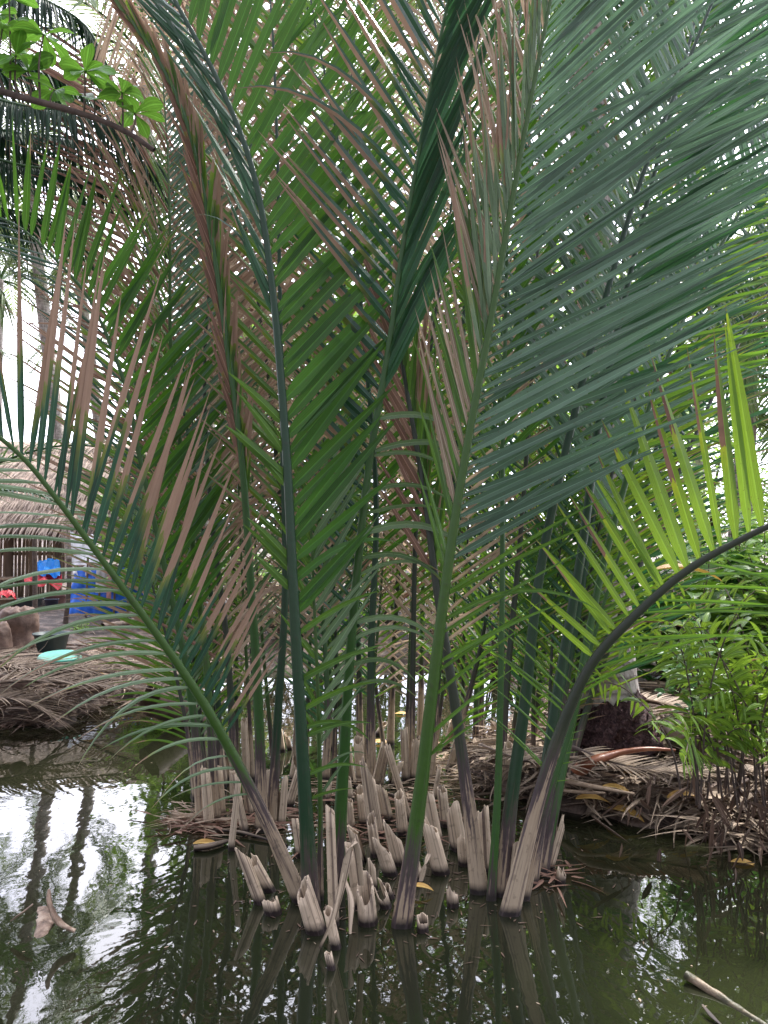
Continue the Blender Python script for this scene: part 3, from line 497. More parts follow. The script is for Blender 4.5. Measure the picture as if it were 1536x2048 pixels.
#--MORE--
# ---------------------------------------------------------------- cut stumps
def stump(label, bx, by, tx, ty, wpx, slant=.6, sheath=0, hollow=True, az=None, rag=.05, mat='stalk', off=0., cat='stump', group='cut nipa stalk stumps standing in the water'):
    B = G(bx, by); d = B[1]; Tp = P(tx, ty, d + off); ax = Tp - B; L = np.linalg.norm(ax); ax = ax / L
    B0 = B - ax * .14; R0 = wpx / F * d * .43
    ref = nrm(np.cross(ax, [0, 1, .1])); fr = nrm(np.cross(ref, ax))
    az = random.uniform(0, 6.28) if az is None else az
    m_ = 22; nl = 9; th = np.linspace(0, 2 * np.pi * (1 - sheath), m_, endpoint=(sheath > 0)) + random.uniform(0, 6.28)
    rw = R0 * (1 + .05 * np.cos(2 * th + az) + .03 * np.sin(5 * th)) * (1 + .02 * RN.randn(m_))
    cut = L + R0 * slant * 1.15 * np.cos(th - az) + RN.randn(m_) * rag * R0 * 1.5
    cut = cut + R0 * .25 * np.sin(3 * th + az * 2) * RN.rand() + np.where(RN.rand(m_) < .1, R0 * RN.uniform(-.5, .9, m_), 0)
    def shell(k, inner):
        V = []
        for i in range(nl):
            q = i / (nl - 1); h = q * (cut + .14)
            if inner: h = (L * .35 + .14) + q * (cut - L * .35)
            r_ = rw * (1.12 - .22 * q if not inner else 1.0 - .12 * q) * k
            V.append(B0 + ax * h[:, None] + ref * (np.cos(th) * r_)[:, None] + fr * (np.sin(th) * r_)[:, None])
        return np.array(V)
    Vo, Vi = shell(1, 0), shell(.80 if hollow else .8, 1)
    V = np.concatenate([Vo, Vi[::-1]]).reshape(-1, 3)
    rows = 2 * nl; jn = m_ if sheath == 0 else m_ - 1
    Fq = [(r * m_ + j, r * m_ + (j + 1) % m_, (r + 1) * m_ + (j + 1) % m_, (r + 1) * m_ + j) for r in range(rows - 1) for j in range(jn)]
    U = np.stack(np.broadcast_arrays(np.linspace(0, 1, rows)[:, None], (np.arange(m_) / m_)[None]), -1).reshape(-1, 2)
    hv = np.clip((V - B) @ ax * .35 + random.uniform(-.02, .06), 0, .28)
    b_ = Buf(); b_.add(V, Fq, U, h=hv, rnd=random.random())
    # floor plug inside
    o = b_.make('cut_stump', M['stump']); o.location = (0, 0, 0)
    tag(o, label, cat, group)
    # move origin to its foot
    o.data.transform(__import__('mathutils').Matrix.Translation((-B[0], -B[1], 0))); o.location = (B[0], B[1], 0)
    return o
M['stump'] = stalk_mat('stump_fibre', (.3, .24, .19), (.3, .24, .19), base=((.60, .48, .35), (.42, .32, .22)))
M['stump'].node_tree.nodes['Principled BSDF'].inputs['Specular IOR Level'].default_value = .25
front = [
 ('slender pointed stump at the left front, leaning left', 521, 1806, 484, 1706, 26, 1.2, .0),
 ('short blunt stump just behind the leftmost slender one', 540, 1782, 508, 1722, 24, .6, .0),
 ('very low pale stump with a dark stained top at the left front', 546, 1826, 540, 1803, 40, .4, 0),
 ('thick round stump with a slanted hollow top at the foot of the curved stalk', 632, 1862, 606, 1778, 46, .9, 0),
 ('narrow split stump standing at the front tip of the clump', 672, 1896, 656, 1822, 24, .5, 0),
 ('smallest hollow stump alone in front of all the others', 663, 1938, 656, 1906, 19, .2, 0),
 ('grey slanted hollow stump in the middle front', 736, 1846, 730, 1775, 44, 1.1, 0),
 ('tall tapering stump left behind the grey slanted one', 722, 1815, 703, 1692, 32, .5, 0),
 ('tall pointed sheath stump with a split top behind the front row', 756, 1668, 738, 1548, 38, 1.5, .35),
 ('dark mouthed hollow stump leaning left in the middle', 781, 1748, 763, 1692, 32, 1.5, 0),
 ('second dark mouthed hollow stump right of its twin', 800, 1728, 784, 1664, 34, 1.5, 0),
 ('tall straight pinkish plank like stump with a flat top', 822, 1640, 776, 1488, 24, .3, .45),
 ('curled hollow stump right of the nearest bright stalk', 882, 1746, 858, 1650, 36, .9, 0),
 ('plain tall stump behind the curled hollow one', 872, 1682, 854, 1582, 30, .4, 0),
 ('broad slant cut stump left of the right hand bundle', 918, 1698, 906, 1624, 40, 1.2, 0),
 ('low dark stump standing alone in front of the right bundle', 906, 1812, 904, 1784, 28, .6, 0),
 ('little broken stump under the yellow leaf', 838, 1760, 826, 1712, 24, 1.0, .3),
 ('low dark stump at the foot of the nearest bright stalk', 846, 1862, 845, 1838, 28, .6, 0),
 ('ragged brown topped stump between the central stalk and the sheath stump', 722, 1725, 706, 1660, 26, .9, .2),
 ('upright brown streaked stump left of the central stalk', 668, 1850, 660, 1620, 22, .7, 0),
 ('thin bent stump with a peeling top in the middle', 748, 1778, 744, 1725, 20, .8, .2),
 ('low pointed dark stump in the middle front', 772, 1815, 760, 1778, 26, 1.6, .3),
 ('tiny hollow stump right of the low pointed one', 782, 1796, 774, 1776, 18, .8, 0),
 ('tall hollow stump leaning right at the right edge of the bundle', 1094, 1738, 1120, 1648, 28, 1.5, .4),
 ('small dark stump low at the right of the bundle', 1120, 1766, 1124, 1744, 24, .6, 0),
 ('broad stump squeezed between the stalks of the right bundle', 1030, 1795, 1040, 1690, 34, .6, 0),
 ('pale stump standing behind the bundle stalks', 972, 1740, 966, 1620, 30, .5, 0),
]
for q in front: stump(*q[:6], slant=q[6], sheath=q[7])
back = [
 ('leftmost upright stump of the rear left cluster', 418, 1652, 410, 1540, 22, .3, 0), ('broad upright stump in the rear left cluster', 440, 1632, 434, 1532, 26, .3, 0),
 ('shredded leaning stump in front of the rear left cluster', 462, 1700, 478, 1556, 15, .9, .3), ('slim stump behind the shredded one', 478, 1640, 466, 1545, 16, .4, 0),
 ('stump leaning left inside the rear left cluster', 490, 1664, 476, 1596, 20, .5, 0), ('stump touching the wrapped brown stalk', 500, 1632, 488, 1545, 18, .4, 0),
 ('short stump right of the wrapped brown stalk', 542, 1600, 538, 1540, 16, .4, 0), ('black mouthed stump behind the dark upright stalk', 560, 1650, 566, 1568, 26, 1.3, .3),
 ('pale stump leaning right toward the curved stalk', 578, 1612, 598, 1545, 20, .6, 0), ('curled pale stump top behind the dark upright stalk', 588, 1560, 592, 1530, 22, 1.0, .3),
 ('small curled stump left of the central stalk', 656, 1602, 658, 1570, 14, .8, 0), ('rear stump right of the small curled one', 700, 1600, 694, 1555, 18, .5, 0),
 ('broad pale stump in the middle rear', 700, 1572, 690, 1490, 30, .6, .2), ('upright pale stump in the middle rear', 722, 1560, 716, 1480, 24, .5, 0),
 ('dark edged slanting stump in the middle rear', 752, 1580, 770, 1500, 26, .9, .4), ('brown stump leaning left in the middle rear', 782, 1570, 796, 1530, 24, .9, .4),
 ('narrow rear stump right of the middle', 812, 1560, 808, 1460, 20, .5, 0), ('rear stump behind the nearest bright stalk', 828, 1558, 832, 1480, 22, .4, 0),
 ('thin whitish stump sticking up behind the nearest bright stalk', 868, 1600, 879, 1535, 12, .3, 0), ('rear stump by the litter mound', 892, 1500, 906, 1440, 18, .6, .3),
 ('farthest little stump in the gap of bright water', 566, 1504, 560, 1462, 12, .7, 0), ('farthest broken stump beside the one in the bright gap', 580, 1500, 574, 1470, 12, .9, .3),
 ('dark floating stump end in the rear water', 755, 1470, 768, 1448, 16, .8, 0),
 ('rear cluster stump nearest the left bank', 446, 1570, 436, 1470, 20, .4, 0), ('thin rear stump beside the left bank log', 470, 1560, 462, 1450, 16, .4, 0),
 ('pale rear stump left of the wrapped brown stalk', 494, 1560, 488, 1440, 18, .4, 0), ('stump among the bundle stalks against the litter', 1012, 1580, 1018, 1490, 24, .5, 0),
 ('whitish stump leaning on the litter mound', 940, 1620, 930, 1560, 20, .7, .2),
]
back += [('pale stump just behind the two dark mouthed stumps', 806, 1668, 798, 1590, 26, .5, 0), ('tan stump left of the pinkish plank like stump', 776, 1640, 762, 1575, 24, .8, 0),
 ('grey tan stump in the middle behind the ragged brown topped one', 728, 1648, 720, 1580, 24, .6, .2), ('narrow stump right of the central stalk in the second row', 702, 1660, 698, 1600, 18, .5, 0),
 ('leaning stump in the second row behind the grey slanted one', 752, 1712, 742, 1640, 24, .9, 0), ('pale tan stump between the nearest stalk and the broad slant cut one', 892, 1652, 884, 1578, 24, .5, 0),
 ('short tan stump left of the dark left leaning stalk', 928, 1730, 924, 1680, 26, .7, 0), ('thin tan stump behind the curved stalk foot', 600, 1712, 590, 1640, 18, .6, 0)]
for q in back: stump(*q[:6], slant=q[6], sheath=q[7])
# bent split stalk in the front (two straps)
def strap(name, label, cat, pts, wd, mat, group=None, th=.25, noise=0.):
    C, s = catmull(pts, 16); r = np.interp(np.linspace(0, 1, 16), [0, .5, 1], wd if isinstance(wd, tuple) else (wd, wd, wd * .6))
    v, f_, u = tube(C, r, 8 if not noise else 12, th, ref=(0, .3, 1), noise=noise); b_ = Buf(); b_.add(v, f_, u, h=np.full(len(v), .1), rnd=random.random())
    o = b_.make(name, M[mat]); c = C[0] * np.array([1, 1, 0]); o.data.transform(__import__('mathutils').Matrix.Translation(-Vector(c))); o.location = c
    tag(o, label, cat, group); return o
strap('folded_stalk', 'pale stalk folded double with a sharp elbow at the front', 'dead stalk', [P(664, 1850, 2.95), P(682, 1780, 2.93), P(700, 1698, 2.9), P(712, 1690, 2.92), P(722, 1770, 3.02)], (.012, .017, .012), 'stump')
strap('broken_stalk', 'shredded pale stalk leaning right below the folded one', 'dead stalk', [P(640, 1895, 2.85), P(664, 1840, 2.84), P(686, 1745, 2.86)], (.008, .013, .006), 'stump')
strap('broken_stalk', 'splintered brown stalk drooping beside the front tip stump', 'dead stalk', [P(690, 1760, 2.98), P(702, 1800, 2.92), P(700, 1868, 2.87)], (.008, .012, .005), 'stump')
strap('broken_stalk', 'white splinter lying against the curled hollow stump', 'dead stalk', [P(842, 1762, 3.2), P(850, 1730, 3.2), P(858, 1708, 3.22)], (.012, .016, .014), 'stump')
strap('floating_stalk', 'long thin dead stalk floating left of the clump', 'dead stalk', [G(418, 1663) + [0, 0, .01], G(480, 1672) + [0, 0, .02], G(575, 1693) + [0, 0, .005]], .011, 'stump', th=.7)
strap('floating_stalk', 'short hollow dead stalk floating beside the orange leaf', 'dead stalk', [G(388, 1703) + [0, 0, .015], G(420, 1700) + [0, 0, .02], G(455, 1688) + [0, 0, .015]], .018, 'stump', th=.8)
strap('floating_stalk', 'dead stalk floating behind the tall pointed sheath', 'dead stalk', [G(752, 1583) + [0, 0, .01], G(800, 1600) + [0, 0, .015], G(838, 1612) + [0, 0, .01]], .012, 'stump', th=.7)
strap('sunken_stalk', 'long mossy stalk half sunk at the lower right corner', 'dead stalk', [G(1372, 1962) + [0, 0, .022], G(1430, 1990) + [0, 0, .004], G(1500, 2030) + [0, 0, -.007], G(1600, 2090) + [0, 0, -.01]], (.015, .014, .014), 'mossy', th=.9, noise=.09)
strap('sunken_stalk', 'pale splinter poking out near the lower right corner', 'dead stalk', [G(1405, 2022) + [0, 0, .02], G(1425, 2040) + [0, 0, .01], G(1450, 2056) + [0, 0, .0]], (.004, .010, .004), 'stump')
strap('curled_driftwood', 'curved pale piece of driftwood rising from the water at the lower left', 'driftwood', [P(98, 1778, 2.95), P(100, 1810, 2.93), P(118, 1845, 2.92), P(150, 1862, 2.92)], (.005, .026, .014), 'drift', th=.45, noise=.12)
strap('dark_driftwood', 'slim dark driftwood leaning left beside the curved pale one', 'driftwood', [P(22, 1842, 2.98), P(45, 1825, 2.98), P(66, 1808, 3.0)], (.006, .013, .009), 'drift', noise=.1)
strap('submerged_leaf_base', 'rounded pale leaf base just breaking the water beside the driftwood', 'driftwood', [G(76, 1880) + [0, 0, -.01], G(90, 1850) + [0, 0, .01], G(86, 1815) + [0, 0, .0]], (.02, .032, .02), 'drift', th=.3, noise=.12)

# ---------------------------------------------------------------- fallen leaves as single things
def oval(label, px, py, size, ang, z=None, mat='yellow', lift=.15, cat='fallen leaf', group='big fallen yellow leaves'):
    B = G(px, py, 0 if z is None else z)
    if z is None: B[2] = .006
    b_ = Buf(); a = R_(ang); D = np.array([[math.cos(a), math.sin(a), lift]]); Wd = np.array([[-math.sin(a), math.cos(a), .1]])
    blades(b_, [[0, 0, 0]], D, Wd, size, size * .38, .55 + lift, 10, .3, 1.5, 1.6, prof='oval')
    o = b_.make('fallen_leaf', M[mat]); o.location = B; tag(o, label, cat, group)
g4 = lambda px, py: float(hgt(*[G(px, py, .15)[i] for i in (0, 1)])) + .02
oval('yellow leaf floating on the water under the right bush', 1462, 1726, .13, -12)
oval('orange leaf floating by the short hollow dead stalk', 386, 1690, .14, 10)
oval('yellow leaf caught between the stumps right of the nearest stalk', 822, 1772, .1, -5, .03)
oval('pale yellow leaf standing at the water edge below the coconut trunk', 1212, 1618, .22, -40, .05, lift=.3)
oval('orange leaf on the muddy shore left of the bush', 1335, 1596, .2, 10, .14, lift=.3)
oval('broad yellow brown leaf on the shore near the bundle', 1152, 1598, .2, 5, .12)
oval('yellow leaf under the red brown fallen petiole', 1215, 1530, .19, -8, .2)
oval('pale ribbed leaf just below the red brown petiole', 1205, 1572, .16, -25, .18)
oval('bright orange leaf beside the bush stems', 1340, 1540, .17, 4, .2)
oval('yellow leaf floating in the rear channel behind the slim stump', 850, 1487, .14, 3)
oval('yellow leaf floating further left in the rear channel', 738, 1487, .2, 2)
oval('small yellow leaf floating alone in the rear channel', 790, 1429, .16, 0)
oval('orange leaf caught in the shrubs on the right', 1310, 1140, .35, 0, 1.35)
oval('dry leaf lying on the bank in front of the lid', 165, 1345, .2, 20, .3)

# ---------------------------------------------------------------- litter (uncountable)
def litter(name, label, n, rngs, Lr, wr, prof, mat, up=.12, clump=None, z0=.01):
    pts = []
    while len(pts) < n:
        rng = rngs[random.randrange(len(rngs))]; px = RN.uniform(rng[0], rng[1], 600); py = RN.uniform(rng[2], rng[3], 600)
        r = np.array([ray(a, b_) for a, b_ in zip(px[:600], py[:600])]); t = (.2 - CAMH) / r[:, 2]; g = r * t[:, None]
        d = sdist(g[:, 0], g[:, 1]); ok = (d > -.05) & (g[:, 1] < 16)
        pts += list(g[ok][:, :2])
    p = np.array(pts[:n]); z = np.maximum(hgt(p[:, 0], p[:, 1]), 0) + z0 + RN.rand(n) * .04
    a = RN.rand(n) * 6.283; O = np.c_[p, z]; D = np.c_[np.cos(a), np.sin(a), RN.randn(n) * up]; W = np.c_[-np.sin(a), np.cos(a), RN.randn(n) * .5]
    b_ = Buf(); blades(b_, O, D, W, RN.uniform(*Lr, n), RN.uniform(*wr, n), RN.uniform(0, .5, n), 5, .3, 1.5, 1.6, prof=prof, twist=RN.randn(n) * .8, bend=np.c_[RN.randn(n, 2) * .5, np.zeros(n)])
    o = b_.make(name, M[mat]); tag(o, label, None, None, 'stuff'); return o
litter('dead_leaf_litter', 'tan shreds of dead palm leaf covering the banks', 3800, [(-250, 480, 1318, 1460), (850, 1800, 1400, 1700), (850, 1800, 1440, 1700), (-250, 1800, 1290, 1700)], (.1, .45), (.008, .028), 'thin', 'littertan')
litter('dark_leaf_litter', 'brown shreds of rotting palm leaf under the tan ones', 5200, [(-250, 1800, 1300, 1700), (-250, 480, 1310, 1470)], (.08, .4), (.008, .03), 'thin', 'litterdark', z0=.0)
litter('broad_leaf_litter', 'curled brown broad leaves strewn over the right bank', 1300, [(930, 1800, 1300, 1690)], (.06, .16), (.03, .07), 'oval', 'littertan', up=.4)
litter('pale_leaf_litter', 'bleached grey palm shreds on the left bank', 350, [(-250, 420, 1340, 1455)], (.2, .8), (.01, .03), 'thin', 'littertan', up=.2, z0=.05)
# floating mat of shreds round the rear left cluster and middle
def mat_of(name, label, cxs, n, mat='tan'):
    O = []
    for (px, py, sx, sy, k) in cxs:
        for _ in range(int(n * k)): g = G(px + random.gauss(0, sx), py + random.gauss(0, sy)); O.append([g[0], g[1], .004 + random.random() * .03])
    O = np.array(O); k = len(O); a = RN.randn(k) * .6 + (RN.rand(k) < .5) * np.pi
    b_ = Buf(); blades(b_, O, np.c_[np.cos(a), np.sin(a), RN.randn(k) * .06], np.c_[-np.sin(a), np.cos(a), RN.randn(k) * .3], RN.uniform(.05, .24, k), RN.uniform(.005, .02, k), .05, 5, .3, 1.5, 1.6, prof='thin', twist=RN.randn(k) * .5, bend=np.c_[RN.randn(k, 2) * .3, np.zeros(k)])
    tag(b_.make(name, M[mat]), label, None, None, 'stuff')
mat_of('floating_shreds', 'floating mat of pale dead shreds among the rear stumps', [(385, 1640, 25, 10, .25), (450, 1655, 40, 12, .1), (700, 1580, 90, 12, .25), (880, 1540, 40, 20, .3), (560, 1650, 40, 10, .1)], 420)
mat_of('floating_dark_shreds', 'dark rotten shreds floating between the stumps', [(400, 1655, 30, 10, .2), (620, 1640, 120, 20, .25), (790, 1640, 80, 40, .3), (1100, 1760, 30, 14, .05), (480, 1650, 40, 12, .1)], 420, 'brown')

# ---------------------------------------------------------------- coconut palms
def pal_trunk_mat():
    m, n, l, b = newmat('coconut_trunk'); tc = n.new('ShaderNodeTexCoord'); sx = n.new('ShaderNodeSeparateXYZ'); l.new(tc.outputs['Object'], sx.inputs[0])
    no = node(n, 'ShaderNodeTexNoise', Scale=7.0, Detail=7.0, Roughness=.7); l.new(tc.outputs['Object'], no.inputs['Vector'])
    mp = n.new('ShaderNodeMapping'); mp.inputs['Scale'].default_value = (30, 30, 3); l.new(tc.outputs['Object'], mp.inputs[0]); fi = node(n, 'ShaderNodeTexNoise', Scale=1.0, Detail=4.0); l.new(mp.outputs[0], fi.inputs['Vector'])
    ring = mth(n, l, 'SINE', mth(n, l, 'ADD', mth(n, l, 'MULTIPLY', sx.outputs[2], 75.), mth(n, l, 'MULTIPLY', no.outputs[0], 7.)))
    rp = n.new('ShaderNodeValToRGB'); l.new(no.outputs[0], rp.inputs[0]); e = rp.color_ramp.elements; e[0].position = .32; e[0].color = (.16, .13, .11, 1); e[1].position = .6; e[1].color = (.55, .49, .45, 1)
    r2 = node(n, 'ShaderNodeMapRange'); l.new(ring, r2.inputs[0]); r2.inputs[1].default_value = .8; r2.inputs[2].default_value = 1.0; r2.inputs[4].default_value = .45
    c = mixc(n, l, r2.outputs[0], rp.outputs[0], (.09, .07, .06)); f2 = node(n, 'ShaderNodeMapRange'); l.new(fi.outputs[0], f2.inputs[0]); f2.inputs[1].default_value = .5; f2.inputs[2].default_value = .62; f2.inputs[4].default_value = .6
    c = mixc(n, l, f2.outputs[0], c, (.12, .1, .09)); l.new(c, b.inputs['Base Color']); b.inputs['Roughness'].default_value = .85
    bp = node(n, 'ShaderNodeBump', Strength=.8, Distance=.02); l.new(mth(n, l, 'ADD', fi.outputs[0], mth(n, l, 'MULTIPLY', r2.outputs[0], -1.)), bp.inputs['Height']); l.new(bp.outputs[0], b.inputs['Normal']); return m
M['trunk'] = pal_trunk_mat()
def path_frond(parent, pts, mat, L=(.4, .6, .4), n=46, droop=1.2, r=.02, w=.03, name='frond', stalkmat='stalk', hang=.25, lens=7):
    """a coconut frond along world points, leaflets either side and hanging"""
    C, s = catmull(pts, 30); T = nrm(np.gradient(C, axis=0)); b_ = Buf()
    v, f_, u = tube(C, np.linspace(r, r * .25, 30), 8); b_.add(v, f_, u, h=np.full(len(v), .9), rnd=.5)
    o = b_.make(name, M[stalkmat], parent); localise(parent, o)
    lat = nrm(np.cross(T, [0, 0, 1.])); lb = Buf(); t = np.linspace(.12, .99, n) * 29; ip = lambda A: np.stack([np.interp(t, np.arange(30), A[:, k]) for k in range(3)], 1)
    for sd_ in (-1, 1):
        TT, LT = nrm(ip(T)), nrm(ip(lat)) * sd_; q = t / 29; a = np.radians(62 - 30 * q + RN.randn(n) * 4)[:, None]
        D = TT * np.cos(a) + LT * np.sin(a) + np.array([0, 0, hang]); W = TT * np.sin(a) - LT * np.cos(a)
        blades(lb, ip(C), D, W, np.interp(q, [0, .4, 1], L) * (1 + .08 * RN.randn(n)), w, droop * (1 + .25 * RN.randn(n)), lens, .35, RN.uniform(.8, 1.4, n), 1.5, prof='thin', twist=RN.randn(n) * .3)
    lo = lb.make('leaflets', M[mat], o); return o
PALM_CACHE = {}
def crown_variant(mat, e, sd_):
    k = (mat, e, sd_)
    if k in PALM_CACHE: return PALM_CACHE[k]
    el = R_(e); p = np.zeros(3); pts = [p.copy()]
    for i in range(8):
        el -= R_(11 + 6 * (e < 20)); p = p + np.array([math.cos(el), .03 * sd_, math.sin(el)]) * .45; pts.append(p.copy())
    rt = bpy.data.objects.new('frond', None); b0 = len(bpy.data.objects)
    class _: location = Vector((0, 0, 0))
    C, s = catmull(pts, 24); T = nrm(np.gradient(C, axis=0)); b_ = Buf(); v, f_, u = tube(C, np.linspace(.035, .008, 24), 6); b_.add(v, f_, u, h=np.full(len(v), .9), rnd=.5)
    o = b_.make('frond', M['stalk']); lat = nrm(np.cross(T, [0, 0, 1.])); lb = Buf(); n = 44; t = np.linspace(.12, .99, n) * 23; ip = lambda A: np.stack([np.interp(t, np.arange(24), A[:, k_]) for k_ in range(3)], 1)
    for s_ in (-1, 1):
        TT, LT = nrm(ip(T)), nrm(ip(lat)) * s_; q = t / 23; a = np.radians(60 - 30 * q + RN.randn(n) * 4)[:, None]
        blades(lb, ip(C), TT * np.cos(a) + LT * np.sin(a) + np.array([0, 0, .2]), TT * np.sin(a) - LT * np.cos(a), np.interp(q, [0, .4, 1], (.5, .85, .4)) * (1 + .08 * RN.randn(n)), .045, .9 + .2 * RN.randn(n), 5, .35, 1.2, 1.5, prof='thin', twist=RN.randn(n) * .3)
    lo = lb.make('leaflets', M[mat], o); COL.objects.unlink(o); COL.objects.unlink(lo); PALM_CACHE[k] = (o, lo); return PALM_CACHE[k]
def palm(label, basep, topp, r0=.16, r1=.1, mat='cocofar', nf=16, scale=1., mid=None, flare=.3, crown=True, es=(75, 50, 30, 5, -30)):
    B = np.array(basep, float); T_ = np.array(topp, float); m2 = (B + T_) / 2 if mid is None else np.array(mid, float)
    root = thing('coconut_palm', B, label, 'palm tree', 'coconut palms around the pond')
    C, s = catmull([B - [0, 0, .2], B + (m2 - B) * .15, m2, T_], 40); L = s[-1]
    rr = np.interp(s, [0, L], [r0, r1]) + flare * r0 * np.exp(-s / .35)
    v, f_, u = tube(C, rr, 20, noise=.012); b_ = Buf(); b_.add(v, f_, u); o = b_.make('trunk', M['trunk'], root); localise(root, o)
    if crown:
        for i in range(nf):
            fo, lo = crown_variant(mat, es[i % len(es)], (i // 5) % 2 * 2 - 1)
            c = fo.copy(); COL.objects.link(c); c.parent = root; c.location = Vector(T_ - B); c.rotation_euler = (0, 0, i * 2.4 + random.uniform(-.2, .2)); s_ = scale * random.uniform(.85, 1.1); c.scale = (s_, s_, s_)
            d_ = lo.copy(); COL.objects.link(d_); d_.parent = c
    return root
gb = lambda px, py, z=.35: G(px, py, z)
mainp = palm('big grey coconut trunk standing on a dark root mass behind the right bundle', gb(1216, 1425, .42), P(1150, -600, 5.9), .165, .12, 'coco', 12, 1.0, mid=P(1192, 700, 5.6), flare=.55)
# root mass under it
v = []; bm_pts = []
b_ = Buf(); c0 = gb(1216, 1442, .3)
nth, nr = 40, 12
for i in range(nr):
    q = i / (nr - 1)
    for j in range(nth):
        th_ = j / nth * 6.2832; rr_ = (.30 - .13 * q ** 1.5) * (1 + .05 * math.sin(th_ * 5) + .06 * RN.randn()); v.append([math.cos(th_) * rr_, math.sin(th_) * rr_, -.18 + q * .30 + .015 * RN.randn() + .05 * math.cos(th_)])
Fq = [(i * nth + j, i * nth + (j + 1) % nth, (i + 1) * nth + (j + 1) % nth, (i + 1) * nth + j) for i in range(nr - 1) for j in range(nth)]
b_.add(v, Fq); rm = b_.make('root_mass', M['root'], mainp, smooth=False); rm.location = (0, -.02, -.02)
# rootlets
k = 700; th_ = RN.rand(k) * 6.283; z_ = RN.uniform(-.17, .10, k); rr_ = .29 - .12 * np.clip((z_ + .18) / .3, 0, 1) ** 1.5
O = np.c_[np.cos(th_) * rr_, np.sin(th_) * rr_, z_]; lb = Buf(); blades(lb, O, np.c_[np.cos(th_), np.sin(th_), -.6 + RN.randn(k) * .5], np.c_[-np.sin(th_), np.cos(th_), RN.randn(k)], RN.uniform(.02, .07, k), .008, .8, 3, .5, 1.5, 1.5, prof='thin')
q_ = lb.make('rootlets', M['root'], rm); q_['kind'] = 'stuff'
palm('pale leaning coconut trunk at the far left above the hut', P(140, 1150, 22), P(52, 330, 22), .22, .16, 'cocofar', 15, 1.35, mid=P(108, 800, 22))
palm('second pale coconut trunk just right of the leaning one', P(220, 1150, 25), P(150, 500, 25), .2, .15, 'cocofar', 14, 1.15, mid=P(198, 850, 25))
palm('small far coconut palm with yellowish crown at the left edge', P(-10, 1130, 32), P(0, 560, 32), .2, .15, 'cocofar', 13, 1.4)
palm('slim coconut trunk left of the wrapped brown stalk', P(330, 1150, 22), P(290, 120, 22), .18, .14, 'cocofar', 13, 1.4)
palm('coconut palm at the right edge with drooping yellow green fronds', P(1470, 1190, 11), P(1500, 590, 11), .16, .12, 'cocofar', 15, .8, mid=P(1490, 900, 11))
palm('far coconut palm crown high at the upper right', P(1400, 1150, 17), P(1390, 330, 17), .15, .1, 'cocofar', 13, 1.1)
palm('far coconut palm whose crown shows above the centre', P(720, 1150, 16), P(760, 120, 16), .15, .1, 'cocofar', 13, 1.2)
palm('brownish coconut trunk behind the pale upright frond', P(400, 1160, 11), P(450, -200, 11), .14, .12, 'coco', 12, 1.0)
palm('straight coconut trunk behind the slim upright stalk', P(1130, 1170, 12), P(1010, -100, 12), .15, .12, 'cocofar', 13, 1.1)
# near palm outside the left edge with overhanging dark fronds
E0 = np.array([-4.6, 6.6, .4]); pe = thing('coconut_palm', E0, 'near coconut palm outside the left edge whose dark fronds hang over the upper left', 'palm tree', 'coconut palms around the pond')
Ct = P(-330, 120, 6.4); C, s = catmull([E0 - [0, 0, .2], (E0 + Ct) / 2 + [.1, 0, 0], Ct], 30); v, f_, u = tube(C, np.linspace(.19, .13, 30), 18, noise=.01); b_ = Buf(); b_.add(v, f_, u); o = b_.make('trunk', M['trunk'], pe); localise(pe, o)
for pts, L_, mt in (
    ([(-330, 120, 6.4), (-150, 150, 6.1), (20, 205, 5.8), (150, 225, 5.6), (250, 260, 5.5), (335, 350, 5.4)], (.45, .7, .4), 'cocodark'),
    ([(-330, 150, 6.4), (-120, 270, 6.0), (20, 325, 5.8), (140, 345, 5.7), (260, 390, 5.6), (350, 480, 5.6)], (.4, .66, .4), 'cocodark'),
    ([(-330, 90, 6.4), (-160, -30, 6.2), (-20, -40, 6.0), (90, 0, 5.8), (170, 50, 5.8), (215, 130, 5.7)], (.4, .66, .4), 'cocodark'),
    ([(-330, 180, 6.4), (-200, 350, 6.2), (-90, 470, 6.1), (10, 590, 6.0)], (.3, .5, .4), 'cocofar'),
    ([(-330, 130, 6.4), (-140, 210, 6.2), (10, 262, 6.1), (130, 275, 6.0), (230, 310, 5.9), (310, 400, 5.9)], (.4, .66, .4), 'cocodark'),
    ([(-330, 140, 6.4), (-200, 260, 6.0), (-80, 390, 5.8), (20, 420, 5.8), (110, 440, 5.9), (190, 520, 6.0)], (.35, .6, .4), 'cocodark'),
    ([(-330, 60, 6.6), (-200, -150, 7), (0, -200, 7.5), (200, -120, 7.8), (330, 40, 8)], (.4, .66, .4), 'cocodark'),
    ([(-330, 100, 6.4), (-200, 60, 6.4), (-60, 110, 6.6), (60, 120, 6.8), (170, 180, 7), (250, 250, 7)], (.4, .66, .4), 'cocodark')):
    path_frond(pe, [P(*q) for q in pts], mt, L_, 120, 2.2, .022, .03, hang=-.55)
# low young coconut palm at the left reaching over the hut
E1 = gb(-260, 1300); py_ = thing('young_coconut_palm', E1, 'young palm outside the left edge with low dark fronds reaching over the hut', 'palm tree')
for pts, L_ in (([(-260, 1180, 7), (-150, 1010, 7), (0, 925, 7), (140, 890, 7), (270, 915, 7), (370, 985, 7)], (.3, .5, .3)),
                ([(-260, 1180, 7), (-180, 1050, 6.8), (-60, 990, 6.6), (60, 985, 6.4), (160, 1030, 6.3)], (.3, .5, .3))):
    path_frond(py_, [P(*q) for q in pts], 'coco', L_, 56, .9, .018, .022)
v, f_, u = tube([E1 - [0, 0, .2], E1 + [0, 0, .4], P(-260, 1175, 7)], [.12, .1, .07], 14); b_ = Buf(); b_.add(v, f_, u); o = b_.make('trunk', M['trunk'], py_); localise(py_, o)

